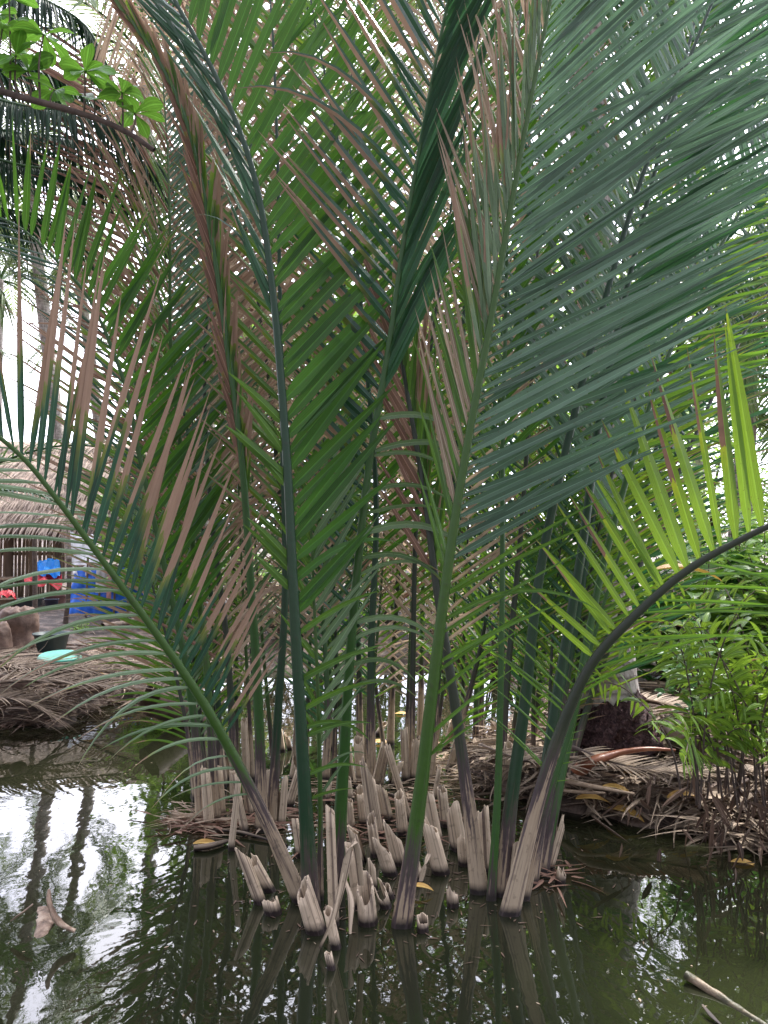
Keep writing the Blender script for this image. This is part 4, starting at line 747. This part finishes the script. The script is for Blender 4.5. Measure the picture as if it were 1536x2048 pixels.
# ---------------------------------------------------------------- shrubs and trees
def stemset(buf, base, n, h, spread, r, lean=(0, 0), seg=8):
    tips = []
    for i in range(n):
        a = random.uniform(0, 6.283); k = random.uniform(.3, 1); p = np.array(base, float) + [math.cos(a) * .08 * spread, math.sin(a) * .08 * spread, -.05]; hh = h * random.uniform(.55, 1)
        pts = [p]
        for j in range(1, 6):
            q = j / 5; pts.append(p + np.array([math.cos(a) * spread * k * q ** 1.4 + lean[0] * q, math.sin(a) * spread * k * q ** 1.4 + lean[1] * q, hh * q - .12 * hh * k * q ** 3]) + RN.randn(3) * .02 * hh)
        C, s = catmull(pts, 14); v, f_, u = tube(C, np.linspace(r, r * .25, 14), 6); buf.add(v, f_, u, h=np.full(len(v), .1)); tips.append(C)
    return tips
def leaves_on(buf, Cs, n, L, wratio, spread=.1, droop=.6, t0=.3, prof='oval', dh=1.5):
    Cs = [np.asarray(c) for c in Cs]; idx = RN.randint(0, len(Cs), n); t = RN.uniform(t0, 1, n)
    O = np.array([Cs[i][min(len(Cs[i]) - 1, int(tt * (len(Cs[i]) - 1)))] for i, tt in zip(idx, t)]) + RN.randn(n, 3) * spread
    a = RN.rand(n) * 6.283; D = np.c_[np.cos(a), np.sin(a), RN.uniform(-.3, .7, n)]; W = np.c_[-np.sin(a), np.cos(a), RN.randn(n) * .35]
    l_ = RN.uniform(.6, 1.2, n) * L; blades(buf, O, D, W, l_, l_ * wratio, droop, 4, .22, dh if dh > 1.4 else RN.uniform(dh, 1.6, n), 1.6, prof=prof, twist=RN.randn(n) * .3)
def shrub(label, px, py, d, h, spread, n, L, mat='bush', ns=7, wr=.5, lean=(0, 0), group='shrubs on the banks', z=None, t0=.3, sp=.1, name='shrub', cat='shrub', dh=1.5, r=.012):
    B = P(px, py, d); B[2] = float(hgt(B[0], B[1])) if z is None else z
    root = thing(name, B, label, cat, group); b_ = Buf(); st = stemset(b_, B, ns, h, spread, r, lean); o = b_.make('stems', M['twig'], root); localise(root, o)
    lb = Buf(); leaves_on(lb, st, n, L, wr, sp * h, t0=t0, dh=dh); o = lb.make('foliage', M[mat], root); localise(root, o); return root
def tree(label, px, d, h, rad, n, L, mat, h0=.35, group='trees behind the pond'):
    B = P(px, 1100, d); B[2] = float(hgt(B[0], B[1])); root = thing('tree', B, label, 'tree', group); b_ = Buf()
    lean = RN.randn(2) * .05 * h; T0 = B + [lean[0], lean[1], h * .9]; C, s = catmull([B - [0, 0, .2], (B + T0) / 2 + RN.randn(3) * .1, T0], 20); v, f_, u = tube(C, np.linspace(.02 * h, .006 * h, 20), 10); b_.add(v, f_, u)
    limbs = []
    for i in range(11):
        k = random.uniform(h0, .95); p0 = C[int(k * 19)]; a = random.uniform(0, 6.283); ln = rad * random.uniform(.6, 1.1) * (1.1 - .4 * k)
        pts = [p0, p0 + np.array([math.cos(a) * ln * .5, math.sin(a) * ln * .5, ln * .25]), p0 + np.array([math.cos(a) * ln, math.sin(a) * ln, ln * .35])]
        c2, _ = catmull(pts, 10); v, f_, u = tube(c2, np.linspace(.007 * h, .002 * h, 10), 6); b_.add(v, f_, u); limbs.append(c2)
    o = b_.make('trunk', M['twig'], root); localise(root, o); lb = Buf()
    cl = []
    for lm in limbs:
        for _ in range(5): cl.append(lm[random.randint(4, 9)] + RN.randn(3) * rad * .16)
    cl = np.array(cl); idx = RN.randint(0, len(cl), n); O = cl[idx] + RN.randn(n, 3) * rad * .13
    a = RN.rand(n) * 6.283; l_ = RN.uniform(.6, 1.2, n) * L; blades(lb, O, np.c_[np.cos(a), np.sin(a), RN.uniform(-.5, .5, n)], np.c_[-np.sin(a), np.cos(a), RN.randn(n) * .4], l_, l_ * .5, .6, 3, .2, 1.5, 1.6, prof='oval')
    o = lb.make('crown', M[mat], root); localise(root, o); return root
trs = [('bushy light green tree behind the left hand fronds', 350, 14, 4.2, 1.5, 3000, .16, 'bush'), ('dark leafy tree left of the central stalk', 470, 13, 5.2, 1.8, 3200, .16, 'bushdark'),
 ('tall yellow green tree behind the centre', 640, 15, 6.5, 2.2, 3800, .17, 'bush'), ('dark tree right behind the central stalk', 800, 14, 5.5, 1.9, 3200, .16, 'bushdark'),
 ('light green tree behind the nearest frond', 930, 16, 6.8, 2.3, 3800, .17, 'bush'), ('leafy tree behind the leaning bundle', 1090, 13, 5.2, 1.9, 3400, .16, 'bush'),
 ('bright green tree behind the far right frond', 1250, 15, 4.6, 1.9, 3200, .16, 'bush'), ('low spreading tree near the right edge', 1440, 15, 3.2, 1.8, 3000, .16, 'bush'),
 ('tall tree beyond the right edge', 1640, 12, 6.5, 2.2, 3200, .17, 'bushdark'), ('farthest tall tree rising behind the centre', 720, 24, 11, 3.4, 3800, .25, 'bushdark'), ('farthest tree right of the centre', 1040, 26, 12, 3.6, 3800, .26, 'bush'),
 ('farthest tree beyond the upper right', 1330, 24, 10.5, 3.2, 3600, .25, 'bush'), ('farthest tree behind the wrapped brown stalk', 500, 24, 10, 3.0, 3600, .25, 'bush')]
for t_ in trs: tree(*t_)
shs = [('broad leaved shrub on the right bank behind the arching stalk', 1330, 1200, 7.0, 1.25, .5, 420, .2, 'bushdark', 9, .45), ('bright shrub at the right edge of the bank', 1480, 1200, 7.6, 1.5, .6, 700, .14, 'bush', 10, .5),
 ('pale green shrub behind the coconut trunk', 1190, 1200, 8.0, 1.3, .6, 650, .13, 'bush', 9, .5), ('leafy shrub between the trunk and the bundle', 1080, 1200, 9.5, 1.5, .7, 650, .14, 'bush', 9, .5),
 ('shrub in front of the right edge palm', 1420, 1180, 9.2, 1.9, .8, 900, .15, 'bush', 12, .5), ('dense shrub at the far right', 1560, 1200, 6.6, 1.7, .6, 700, .14, 'bush', 10, .5),
 ('low sunny shrub on the right bank', 1400, 1290, 6.2, .6, .45, 420, .11, 'bush', 9, .5),
 ('tangled shrub on the far bank at the centre', 900, 1250, 10.5, 1.6, .8, 800, .14, 'bush', 10, .45), ('dark shrub on the far bank left of centre', 640, 1250, 11, 1.7, .9, 800, .14, 'bushdark', 10, .45),
 ('green shrub on the far bank behind the wrapped stalk', 500, 1250, 10.5, 1.5, .8, 800, .13, 'bush', 10, .45), ('vine covered shrub beside the blue tarp shelter', 325, 1250, 11, 2.1, .7, 900, .13, 'bush', 10, .6),
 ('shrub on the far bank right of centre', 780, 1250, 11, 1.8, .8, 800, .14, 'bush', 10, .45), ('small weed at the foot of the tarp shelter', 165, 1256, 9.7, .16, .3, 160, .05, 'bush', 9, .5)]
for q in shs: shrub(q[0], q[1], q[2], q[3], q[4], q[5], q[6], q[7], q[8], ns=q[9], wr=q[10])
shrub('tall thin stemmed shrub full of bare twigs behind the centre', 1000, 1250, 8.6, 2.2, .8, 500, .11, 'bushdark', ns=22, wr=.3)
shrub('dry grass like clump on the far bank', 560, 1290, 9.8, 1.0, .5, 400, .25, 'tan', ns=16, wr=.08)
shrub('dry reed clump at the back right of the channel', 900, 1290, 9.2, 1.0, .5, 420, .28, 'tan', ns=16, wr=.08)
# fern bush overhanging the right bank
Bf = G(1510, 1560, .3); fb = thing('fern_bush', Bf, 'lime green fern bush overhanging the water at the right edge', 'fern'); lb = Buf(); sb = Buf()
for i in range(38):
    a = random.uniform(0, 6.283); h = random.uniform(.4, 1.1); k = random.uniform(.15, .5); p0 = Bf + np.array([random.gauss(0, .2), random.gauss(0, .15), -.1])
    C, s = catmull([p0, p0 + [math.cos(a) * k * .2, math.sin(a) * k * .2, h * .55], p0 + [math.cos(a) * k * .8, math.sin(a) * k * .8, h * .95], p0 + [math.cos(a) * k * 1.5, math.sin(a) * k * 1.5, h * .9]], 20)
    v, f_, u = tube(C, np.linspace(.006, .002, 20), 5); sb.add(v, f_, u); T = nrm(np.gradient(C, axis=0)); ax_ = nrm(RN.randn(3) * .6 + [0, 0, 1.]); lat = nrm(np.cross(T, ax_))
    ks = np.arange(6, 20); n_ = len(ks)
    for s_ in (-1, 1):
        D = T[ks] * .5 + lat[ks] * s_ + RN.randn(n_, 3) * .22; blades(lb, C[ks] + RN.randn(n_, 3) * .006, D, T[ks] + RN.randn(n_, 3) * .35, np.interp(ks, [6, 12, 19], [.13, .18, .07]), .024, .7, 5, .2, RN.uniform(.7, 1.6, n_), 1.6, prof='oval', rnd=random.random())
o = sb.make('stems', M['twig'], fb); localise(fb, o); o = lb.make('foliage', M['fernleaf'], fb); localise(fb, o)
lb = Buf(); k = 150; O = Bf + RN.randn(k, 3) * [.33, .13, .12] + [.02, -.2, -.05]; blades(lb, O, np.c_[RN.randn(k) * .7, -.2 + RN.randn(k) * .4, -1 + .5 * RN.randn(k)], RN.randn(k, 3), RN.uniform(.05, .22, k), RN.uniform(.006, .035, k), RN.uniform(0, 1.5, k), 5, .5, 1.5, 1.6, prof='oval', twist=RN.randn(k))
o = lb.make('dead_leaves', M['litterdark'], fb); localise(fb, o); o['label'] = 'withered brown leaves hanging under the fern'
# second fern tuft
shrub('dark stemmed shrub leaning left in front of the fern bush', 1425, 1500, 4.75, .85, .25, 200, .1, 'bushdark', ns=8, wr=.5, lean=(-.08, 0), t0=.4, dh=1.0)
M['branchleaf'] = leaf_mat('broad_branch_leaf', (.035, .15, .015), (.10, .27, .03), tcol=(.25, .5, .05), trans=.4, veins=5)
def Rb(px, py): return P(px, py, 3.6)
br = thing('tree_branch', Rb(-90, 150), 'knobbly branch with rosettes of broad leaves crossing the upper left corner', 'branch'); sb = Buf()
C, s = catmull([Rb(-90, 150), Rb(10, 185), Rb(120, 215), Rb(200, 240), Rb(260, 268), Rb(308, 300)], 40); v, f_, u = tube(C, np.linspace(.018, .012, 40), 10, noise=.06); sb.add(v, f_, u)
lb = Buf()
for (bx, by, tx, ty, k) in ((10, 185, 5, 60, 8), (35, 190, 30, 110, 7), (60, 198, 50, 135, 7), (100, 210, 98, 165, 8), (168, 228, 168, 140, 9), (190, 236, 182, 190, 3), (245, 262, 240, 180, 8), (262, 270, 262, 215, 6), (-30, 170, -20, 20, 8), (80, 202, 88, 70, 7), (20, 185, 20, 0, 8)):
    p0, p1 = Rb(bx, by), Rb(tx, ty) + RN.randn(3) * [0, .08, 0]; c2, _ = catmull([p0, (p0 + p1) / 2 + RN.randn(3) * .01, p1], 10); v, f_, u = tube(c2, np.linspace(.006, .0035, 10), 6); sb.add(v, f_, u)
    a = np.arange(k) * 2.399 + random.random() * 6; D = np.c_[np.cos(a), np.sin(a) * .8, RN.uniform(-.5, 1.1, k)]; W = np.c_[-np.sin(a), np.cos(a), RN.randn(k) * .5]
    blades(lb, np.repeat(p1[None], k, 0), D, W, RN.uniform(.09, .16, k), RN.uniform(.06, .085, k), .7, 9, .12, 1.5, 1.6, prof='obov', twist=RN.randn(k) * .5)
o = sb.make('twigs', M['twig'], br); localise(br, o); o = lb.make('foliage', M['branchleaf'], br); localise(br, o)

# ---------------------------------------------------------------- hut, shelter and household things
def boxb(buf, c, sz, rot=0, tilt=0):
    x, y, z = [q / 2 for q in sz]; V = np.array([[a * x, b_ * y, c_ * z] for a in (-1, 1) for b_ in (-1, 1) for c_ in (-1, 1)])
    ct, st = math.cos(tilt), math.sin(tilt); V = V @ np.array([[ct, 0, -st], [0, 1, 0], [st, 0, ct]]); cr_, sr = math.cos(rot), math.sin(rot); V = V @ np.array([[cr_, sr, 0], [-sr, cr_, 0], [0, 0, 1]])
    buf.add(V + np.array(c), [(0, 1, 3, 2), (4, 6, 7, 5), (0, 4, 5, 1), (2, 3, 7, 6), (0, 2, 6, 4), (1, 5, 7, 3)])
def X_(px, d): return float(P(px, 1080, d)[0])
hut = thing('thatched_hut', (X_(-60, 14), 14, .4), 'thatched hut with a split bamboo wall at the left edge', 'hut')
b_ = Buf()
x0, x1 = X_(-420, 14), X_(115, 14)
xx = x0
while xx < x1:
    wv = random.uniform(.035, .06); boxb(b_, (xx, 14 + random.uniform(-.02, .02), .4 + .72), (wv, .02, 1.45), tilt=random.uniform(-.02, .02)); xx += wv + random.uniform(.008, .03)
o = b_.make('slat_wall', M['bamboo'], hut, False); localise(hut, o)
b_ = Buf()
for zz in (.75, 1.25, 1.72): boxb(b_, ((x0 + x1) / 2, 14.04, zz), (x1 - x0, .05, .06))
o = b_.make('wall_rails', M['wood'], hut, False); localise(hut, o)
for px_ in (-300, 20, 118, 250):
    b_ = Buf(); v, f_, u = tube([[X_(px_, 13.8), 13.8, .3], [X_(px_, 13.8), 13.8, 2.1]], .065, 10, noise=.04); b_.add(v, f_, u); o = b_.make('post', M['wood'], hut); localise(hut, o)
# thatch: sloped layered blades over a slab
ex0, ex1 = X_(-480, 12.6), X_(330, 13.2)
b_ = Buf(); V = [(ex0, 12.6, 1.75), (ex1, 12.9, 1.68), (ex1 - .7, 16, 3.5), (ex0, 16, 3.6)]; V2 = [(a, b2 + .02, c - .12) for a, b2, c in V]
b_.add(V + V2, [(0, 1, 2, 3), (7, 6, 5, 4), (0, 4, 5, 1), (1, 5, 6, 2), (2, 6, 7, 3), (3, 7, 4, 0)]); k = 3600; q1 = RN.rand(k); q2 = np.floor(RN.rand(k) * 9) / 9 + RN.rand(k) * .03
p = np.array(V); O = (p[0] * (1 - q1)[:, None] + p[1] * q1[:, None]) * (1 - q2)[:, None] + (p[3] * (1 - q1)[:, None] + p[2] * q1[:, None]) * q2[:, None] + [0, 0, .05]
roof = b_.make('thatch_roof', M['thatch'], hut, False); localise(hut, roof)
lb = Buf(); blades(lb, O, np.c_[RN.randn(k) * .12, -np.ones(k), -.5 + RN.randn(k) * .08], np.c_[np.ones(k), np.zeros(k), RN.randn(k) * .3], RN.uniform(.35, .6, k), .035, .5, 4, .2, 1.5, 1.6, prof='thin'); o = lb.make('thatch_straw', M['thatchgrey'], roof); o['kind'] = 'stuff'
# bamboo table in front of wall
tb = thing('bamboo_table', (X_(20, 13), 13, .4), 'low bamboo table in front of the hut wall', 'table'); b_ = Buf(); boxb(b_, (0, 0, .45), (.9, .5, .04)); b_.make('tabletop', M['bamboo'], tb, False)
for sx_, sy_ in ((-.4, -.2), (.4, -.2), (-.4, .2), (.4, .2)):
    b_ = Buf(); boxb(b_, (sx_, sy_, .21), (.04, .04, .43)); b_.make('leg', M['wood'], tb, False)
# tarps
def cloth(name, label, cat, corners, mat, sag=.1, n=22, amp=.03, fr=7, thick=.004, drop=None):
    a, b2, c, d = [np.array(q, float) for q in corners]; U_, V_ = np.meshgrid(np.linspace(0, 1, n), np.linspace(0, 1, n)); U1, V1 = U_[..., None], V_[..., None]
    Pt = a * (1 - U1) * (1 - V1) + b2 * U1 * (1 - V1) + c * U1 * V1 + d * (1 - U1) * V1
    nn = nrm(np.cross(b2 - a, d - a)); ph = random.random() * 6
    Dp = amp * (np.sin(U_ * fr * 2 + ph + 2 * np.sin(V_ * 3)) * (.4 + V_) + .5 * np.sin(V_ * fr * 1.7 + U_ * 4) + .35 * np.sin(U_ * fr * 5 + V_ * 9))
    Pt = Pt + nn * Dp[..., None]; Pt[..., 2] -= sag * np.sin(np.pi * U_) * (1 - V_ * .3)
    V = Pt.reshape(-1, 3); i = (np.arange(n - 1)[:, None] * n + np.arange(n - 1)[None]).ravel(); Fq = np.stack([i, i + 1, i + n + 1, i + n], 1)
    c0 = V.mean(0); b_ = Buf(); b_.add(V - c0, Fq); b_.add(V - c0 + nn * thick, Fq[:, ::-1]); o = b_.make(name, M[mat]); o.location = c0; tag(o, label, cat); return o
dT = 11.2
sh = thing('tarp_shelter', (X_(210, dT), dT, .4), 'low shelter of blue tarpaulin with a pale sheet on top', 'shelter')
def shc(*a, **k):
    o = cloth(*a, **k); o.parent = sh; o.location = Vector(o.location) - sh.location; return o
shc('blue_tarp', 'creased blue tarpaulin side', None, [P(148, 1140, dT), P(215, 1132, dT), P(222, 1232, dT - .1), P(136, 1226, dT - .3)], 'tarpblue', sag=.0, amp=.025)
shc('blue_tarp', 'creased blue tarpaulin side', None, [P(212, 1140, dT), P(288, 1128, dT), P(286, 1215, dT), P(218, 1230, dT - .1)], 'tarpblue', sag=.0, amp=.03)
shc('pale_sheet', 'grey white sheet over the top', None, [P(140, 1062, dT + .5), P(185, 1070, dT + .6), P(218, 1138, dT - .02), P(146, 1152, dT - .06)], 'white', sag=.03, amp=.03)
b_ = Buf(); boxb(b_, (0, .05, .72), (1.15, .03, .03)); b_.make('rail', M['wood'], sh, False)
for px_ in (180, 205, 235, 262, 283):
    b_ = Buf(); v, f_, u = tube([[X_(px_, dT) - sh.location[0], -.12, -.05], [X_(px_, dT) - sh.location[0] + .02, -.12, random.uniform(.7, .95)]], .016, 8); b_.add(v, f_, u); b_.make('pole', M['wood'], sh)
cloth('patterned_cloth', 'white patterned cloth hanging on the shelter rail', 'cloth', [P(193, 1130, dT - .2), P(224, 1130, dT - .2), P(223, 1185, dT - .2), P(190, 1186, dT - .2)], 'white', sag=0, amp=.012)
cloth('pink_cloth', 'thin pink cloth hanging beside the patterned one', 'cloth', [P(214, 1150, dT - .25), P(222, 1150, dT - .25), P(222, 1205, dT - .25), P(213, 1203, dT - .25)], 'pink', sag=0, amp=.008)
cloth('bright_tarp', 'bright blue tarp bundle lying on red cloth', 'tarp', [P(74, 1124, 12.6), P(120, 1121, 12.6), P(120, 1156, 12.3), P(72, 1152, 12.3)], 'tarpsky', sag=-.05, amp=.03)
cloth('red_cloth', 'red cloth heaped under the bright blue tarp', 'cloth', [P(46, 1150, 12.5), P(124, 1150, 12.5), P(125, 1176, 12.1), P(50, 1168, 12.1)], 'red', sag=-.04, amp=.03)
cloth('red_cloth', 'small red laundry heap in the basin at the left edge', 'cloth', [P(-6, 1188, 12), P(30, 1186, 12), P(32, 1196, 11.8), P(-6, 1197, 11.8)], 'red', sag=-.06, amp=.02)
def lathe(name, label, cat, loc, prof, mat, m_=28, sx=1., sy=1., tilt=0., group=None, rough=0.):
    prof = np.array(prof, float); th_ = np.linspace(0, 6.2832, m_, endpoint=False); pr = np.array(prof)
    if rough: t_ = np.linspace(0, 1, 26) * (len(pr) - 1); prof = np.stack([np.interp(t_, range(len(pr)), pr[:, 0]), np.interp(t_, range(len(pr)), pr[:, 1])], 1)
    V = np.stack([prof[:, 0][:, None] * np.cos(th_) * sx, prof[:, 0][:, None] * np.sin(th_) * sy, np.broadcast_to(prof[:, 1][:, None], (len(prof), m_))], -1).reshape(-1, 3)
    n_ = len(prof); V = V * (1 + rough * (RN.randn(len(V), 1) * .5 + np.sin(np.arctan2(V[:, 1:2], V[:, 0:1]) * 7 + V[:, 2:3] * 20))); Fq = [(i * m_ + j, i * m_ + (j + 1) % m_, (i + 1) * m_ + (j + 1) % m_, (i + 1) * m_ + j) for i in range(n_ - 1) for j in range(m_)]
    b_ = Buf(); b_.add(V, Fq); o = b_.make(name, M[mat]); o.location = loc; o.rotation_euler = (tilt, 0, random.random()); tag(o, label, cat, group); return o
def basin(label, px, py, z, wpx, hpx, mat, name='basin', sx=1, cat='basin', rim=.012):
    B = G(px, py, z); r = wpx / 2 / F * B[1]; h = hpx / F * B[1]
    lathe(name, label, cat, B, [(0.001, .005), (r * .72, .0), (r * .75, .005), (r * .97, h - .02), (r * 1.06, h - .012), (r * 1.06, h), (r * .95, h), (r * .70, .02), (.001, .02)], mat, sx=sx)
basin('large dark green tub standing on the left bank', 103, 1302, .33, 68, 36, 'tubgrey', 'washing_tub', cat='tub')
basin('tan basin at the left edge beyond the bank', 14, 1217, .4, 42, 20, 'tanb'); basin('grey basin beside the tan one', 58, 1216, .4, 52, 20, 'greyb'); basin('pinkish brown basin right of the grey one', 112, 1210, .4, 42, 20, 'pinkb')
basin('navy bucket standing in front of the pinkish basin', 103, 1222, .4, 27, 24, 'navy', 'bucket', cat='bucket'); basin('teal basin stacked on the pinkish basin', 108, 1199, .48, 50, 6, 'tealb')
L0 = G(120, 1321, .34); lathe('plastic_lid', 'turquoise lid lying tilted on the left bank', 'lid', L0 + [0, 0, .02], [(.001, .03), (.17, .03), (.19, .035), (.205, .02), (.2, .0), (.17, .015), (.001, .015)], 'turq', tilt=.12)
# low plank bench under basins
bn = thing('plank_bench', (X_(60, 12), 11.9, .38), 'low plank under the row of basins', 'bench'); b_ = Buf(); boxb(b_, (0, 0, .03), (1.6, .35, .03)); b_.make('plank', M['wood'], bn, False)
for sx_ in (-.7, .7):
    b_ = Buf(); boxb(b_, (sx_, 0, -.02), (.08, .3, .07)); b_.make('leg', M['wood'], bn, False)
def post(label, bx, by, tx, ty, z, r=.04, name='wooden_post', cat='post'):
    B = G(bx, by, z); T_ = P(tx, ty, B[1]); C, s = catmull([B - [0, 0, .15], (B + T_) / 2 + RN.randn(3) * .02, T_], 14); v, f_, u = tube(C - B, np.linspace(r * 1.15, r, 14), 10, noise=.06); b_ = Buf(); b_.add(v, f_, u); o = b_.make(name, M['twig']); o.location = B; tag(o, label, cat)
post('crooked mottled post between the basins', 70, 1262, 69, 1078, .38, .028); post('thin dark post in front of the blue tarp', 129, 1246, 138, 1118, .39, .03)
post('short forked post by the tarp shelter corner', 122, 1180, 124, 1078, .4, .05)
lathe('palm_stump', 'weathered round palm stump at the left edge of the bank', 'stump', G(35, 1288, .36), [(.001, .38), (.1, .40), (.17, .36), (.2, .25), (.19, .12), (.23, .0), (.26, -.06)], 'log', sx=1.1, rough=.03)
lathe('palm_stump', 'smaller dark stump half cut by the left edge', 'stump', G(-8, 1300, .36), [(.001, .28), (.1, .28), (.14, .2), (.16, .0), (.17, -.06)], 'log', rough=.03)
for lab, px, py, r in (('brown coconut lying on the left litter heap', 40, 1378, .06), ('small coconut beside the turquoise lid', 152, 1330, .05)):
    B = G(px, py, .3); lathe('coconut', lab, 'coconut', B + [0, 0, r * .6], [(.001, r), (r * .5, r * .85), (r * .85, r * .5), (r, 0), (r * .85, -r * .5), (r * .5, -r * .85), (.001, -r)], 'log', sx=1.2)
B = G(1352, 1470, .35); lathe('coconut_husk', 'pale open coconut husk on the right bank', 'husk', B + [0, 0, .04], [(.012, .055), (.036, .05), (.062, .03), (.07, 0), (.06, -.03), (.035, -.05), (.001, -.055)], 'husk', sx=1.2, tilt=.5, rough=.05)
strap('fallen_frond_stalk', 'glossy red brown fallen petiole with a flared end on the right bank', 'dead stalk', [G(1160, 1540, .22), G(1182, 1524, .28), G(1230, 1508, .31), G(1290, 1498, .34), G(1350, 1500, .33)], (.06, .032, .012), 'huskbrown', th=.55, noise=.03)
strap('fallen_frond_stalk', 'long pale stalk lying along the right shore', 'dead stalk', [G(1128, 1560, .17), G(1180, 1572, .2), G(1270, 1588, .2)], (.03, .025, .012), 'bamboo', th=.5)
strap('fallen_frond_stalk', 'thin pale stalk lying below the long one on the shore', 'dead stalk', [G(1100, 1578, .12), G(1160, 1584, .16), G(1210, 1586, .16)], .014, 'bamboo', th=.7)
strap('fallen_frond_stalk', 'pale stick leaning over the rear channel', 'dead stalk', [P(745, 1392, 8), P(790, 1350, 8.2), P(850, 1305, 8.4)], .018, 'bamboo', th=.8)
strap('sunken_log', 'brown sodden log sloping into the water by the left cluster', 'log', [G(300, 1398, .25), G(360, 1420, .12), G(405, 1450, -.02)], (.13, .12, .1), 'log', th=1.)
strap('bank_branch', 'crooked dead branch on the far bank', 'branch', [G(205, 1252, .5), G(260, 1244, .5), G(310, 1222, .6)], .035, 'twig', th=1.)
strap('shore_root', 'dark root dipping into the water below the fern bush', 'root', [P(1352, 1610, 4.4), P(1345, 1650, 4.25), P(1322, 1690, 4.05)], .016, 'twig', th=1.)
# dead coconut fronds on the banks
for lab, pts, L_ in (('withered frond fanned out at the water edge of the left bank', [(-60, 1400, .3), (40, 1410, .25), (100, 1440, .12)], (.25, .45, .3)),
    ('dead frond heaped along the left bank', [(-120, 1340, .4), (60, 1345, .38), (230, 1352, .34)], (.3, .5, .3)), ('dead frond lying lower on the left bank', [(-100, 1385, .36), (60, 1370, .36), (260, 1385, .3)], (.3, .5, .3)),
    ('dead frond trailing toward the sodden log', [(150, 1310, .38), (240, 1340, .36), (330, 1380, .3)], (.3, .4, .3)),
    ('dead frond lying on the far left of the bank', [(-250, 1330, .42), (-60, 1325, .42), (90, 1350, .38)], (.3, .5, .3)),
    ('dead frond under the coconut root mass', [(1130, 1500, .3), (1250, 1545, .22), (1400, 1560, .22)], (.18, .28, .18)),
    ('dead frond lying behind the right bundle', [(960, 1500, .15), (1040, 1530, .25), (1140, 1545, .25)], (.25, .4, .25)),
    ('dead frond on the right bank beyond the root mass', [(1250, 1400, .45), (1340, 1420, .4), (1460, 1440, .4)], (.25, .4, .25))):
    rt = thing('dead_frond', G(*pts[0]), lab, 'dead frond', 'dead palm fronds lying on the banks'); path_frond(rt, [G(*q) + [0, 0, .03] for q in pts], 'littertan', L_, 34, .35, .016, .022, stalkmat='twig', name='midrib')

k = 150; O = np.array([list(G(RN.uniform(-50, 1600), 1460 + 640 * RN.rand() ** 1.2)[:2]) + [.003] for _ in range(k)]); a = RN.rand(k) * 6.283
b_ = Buf(); blades(b_, O, np.c_[np.cos(a), np.sin(a), np.zeros(k)], np.c_[-np.sin(a), np.cos(a), np.zeros(k)], RN.uniform(.004, .022, k), RN.uniform(.003, .008, k), 0., 3, .1, 1.5, 1.6, prof='oval')
tag(b_.make('floating_specks', M['tan']), 'tiny pale flecks of plant debris scattered over the water', None, None, 'stuff')
for lab, px, d, h, rad, n_, L_, mt in (('leafy tree standing behind the tarp shelter', 300, 13.5, 3.1, 1.1, 2200, .13, 'bush'), ('dark tree behind the hut roof', 255, 20, 3.9, 1.2, 1800, .16, 'bushdark')):
    tree(lab, px, d, h, rad, n_, L_, mt, .2)

k = 420; O = np.array([list(G(random.gauss(790, 190), random.gauss(1760, 70))[:2]) + [.003] for _ in range(k)]); a = RN.rand(k) * 6.283
b_ = Buf(); blades(b_, O, np.c_[np.cos(a), np.sin(a), np.zeros(k)], np.c_[-np.sin(a), np.cos(a), np.zeros(k)], RN.uniform(.006, .05, k), RN.uniform(.003, .009, k), 0., 3, .1, 1.5, 1.6, prof='thin')
tag(b_.make('floating_scum', M['litterdark']), 'dark rotten crumbs floating round the feet of the stalks', None, None, 'stuff')

shrub('big leaved bush with hanging leaves behind the arching stalk', 1370, 1200, 6.6, 1.3, .5, 170, .3, 'mid', ns=8, wr=.45, t0=.2)
shrub('big leaved bush under the right edge palm', 1510, 1200, 7.2, 1.5, .55, 170, .32, 'bushdark', ns=8, wr=.45, t0=.2)
Rp = P(1590, 1180, 9.5); Rp[2] = .4; rp_ = thing('coconut_palm', Rp, 'coconut palm just outside the right edge with pale drooping fronds', 'palm tree', 'coconut palms around the pond')
v, f_, u = tube([Rp - [0, 0, .3], P(1580, 900, 9.5), P(1570, 560, 9.5)], [.17, .13, .12], 16); b_ = Buf(); b_.add(v, f_, u); o = b_.make('trunk', M['trunk'], rp_); localise(rp_, o)
for pts in ([(1570, 560, 9.5), (1490, 570, 9.3), (1420, 640, 9.2), (1370, 740, 9.1), (1345, 850, 9.1)], [(1570, 560, 9.5), (1540, 540, 9.1), (1505, 620, 8.9), (1490, 760, 8.8), (1495, 880, 8.8)],
            [(1570, 560, 9.5), (1500, 480, 9.6), (1420, 470, 9.8), (1340, 540, 10)], [(1570, 560, 9.5), (1560, 420, 9.3), (1500, 340, 9), (1430, 330, 9)]):
    path_frond(rp_, [P(*z) for z in pts], 'cocofar', (.35, .6, .35), 70, 1.6, .03, .035, hang=-.3, stalkmat='stalkbright')
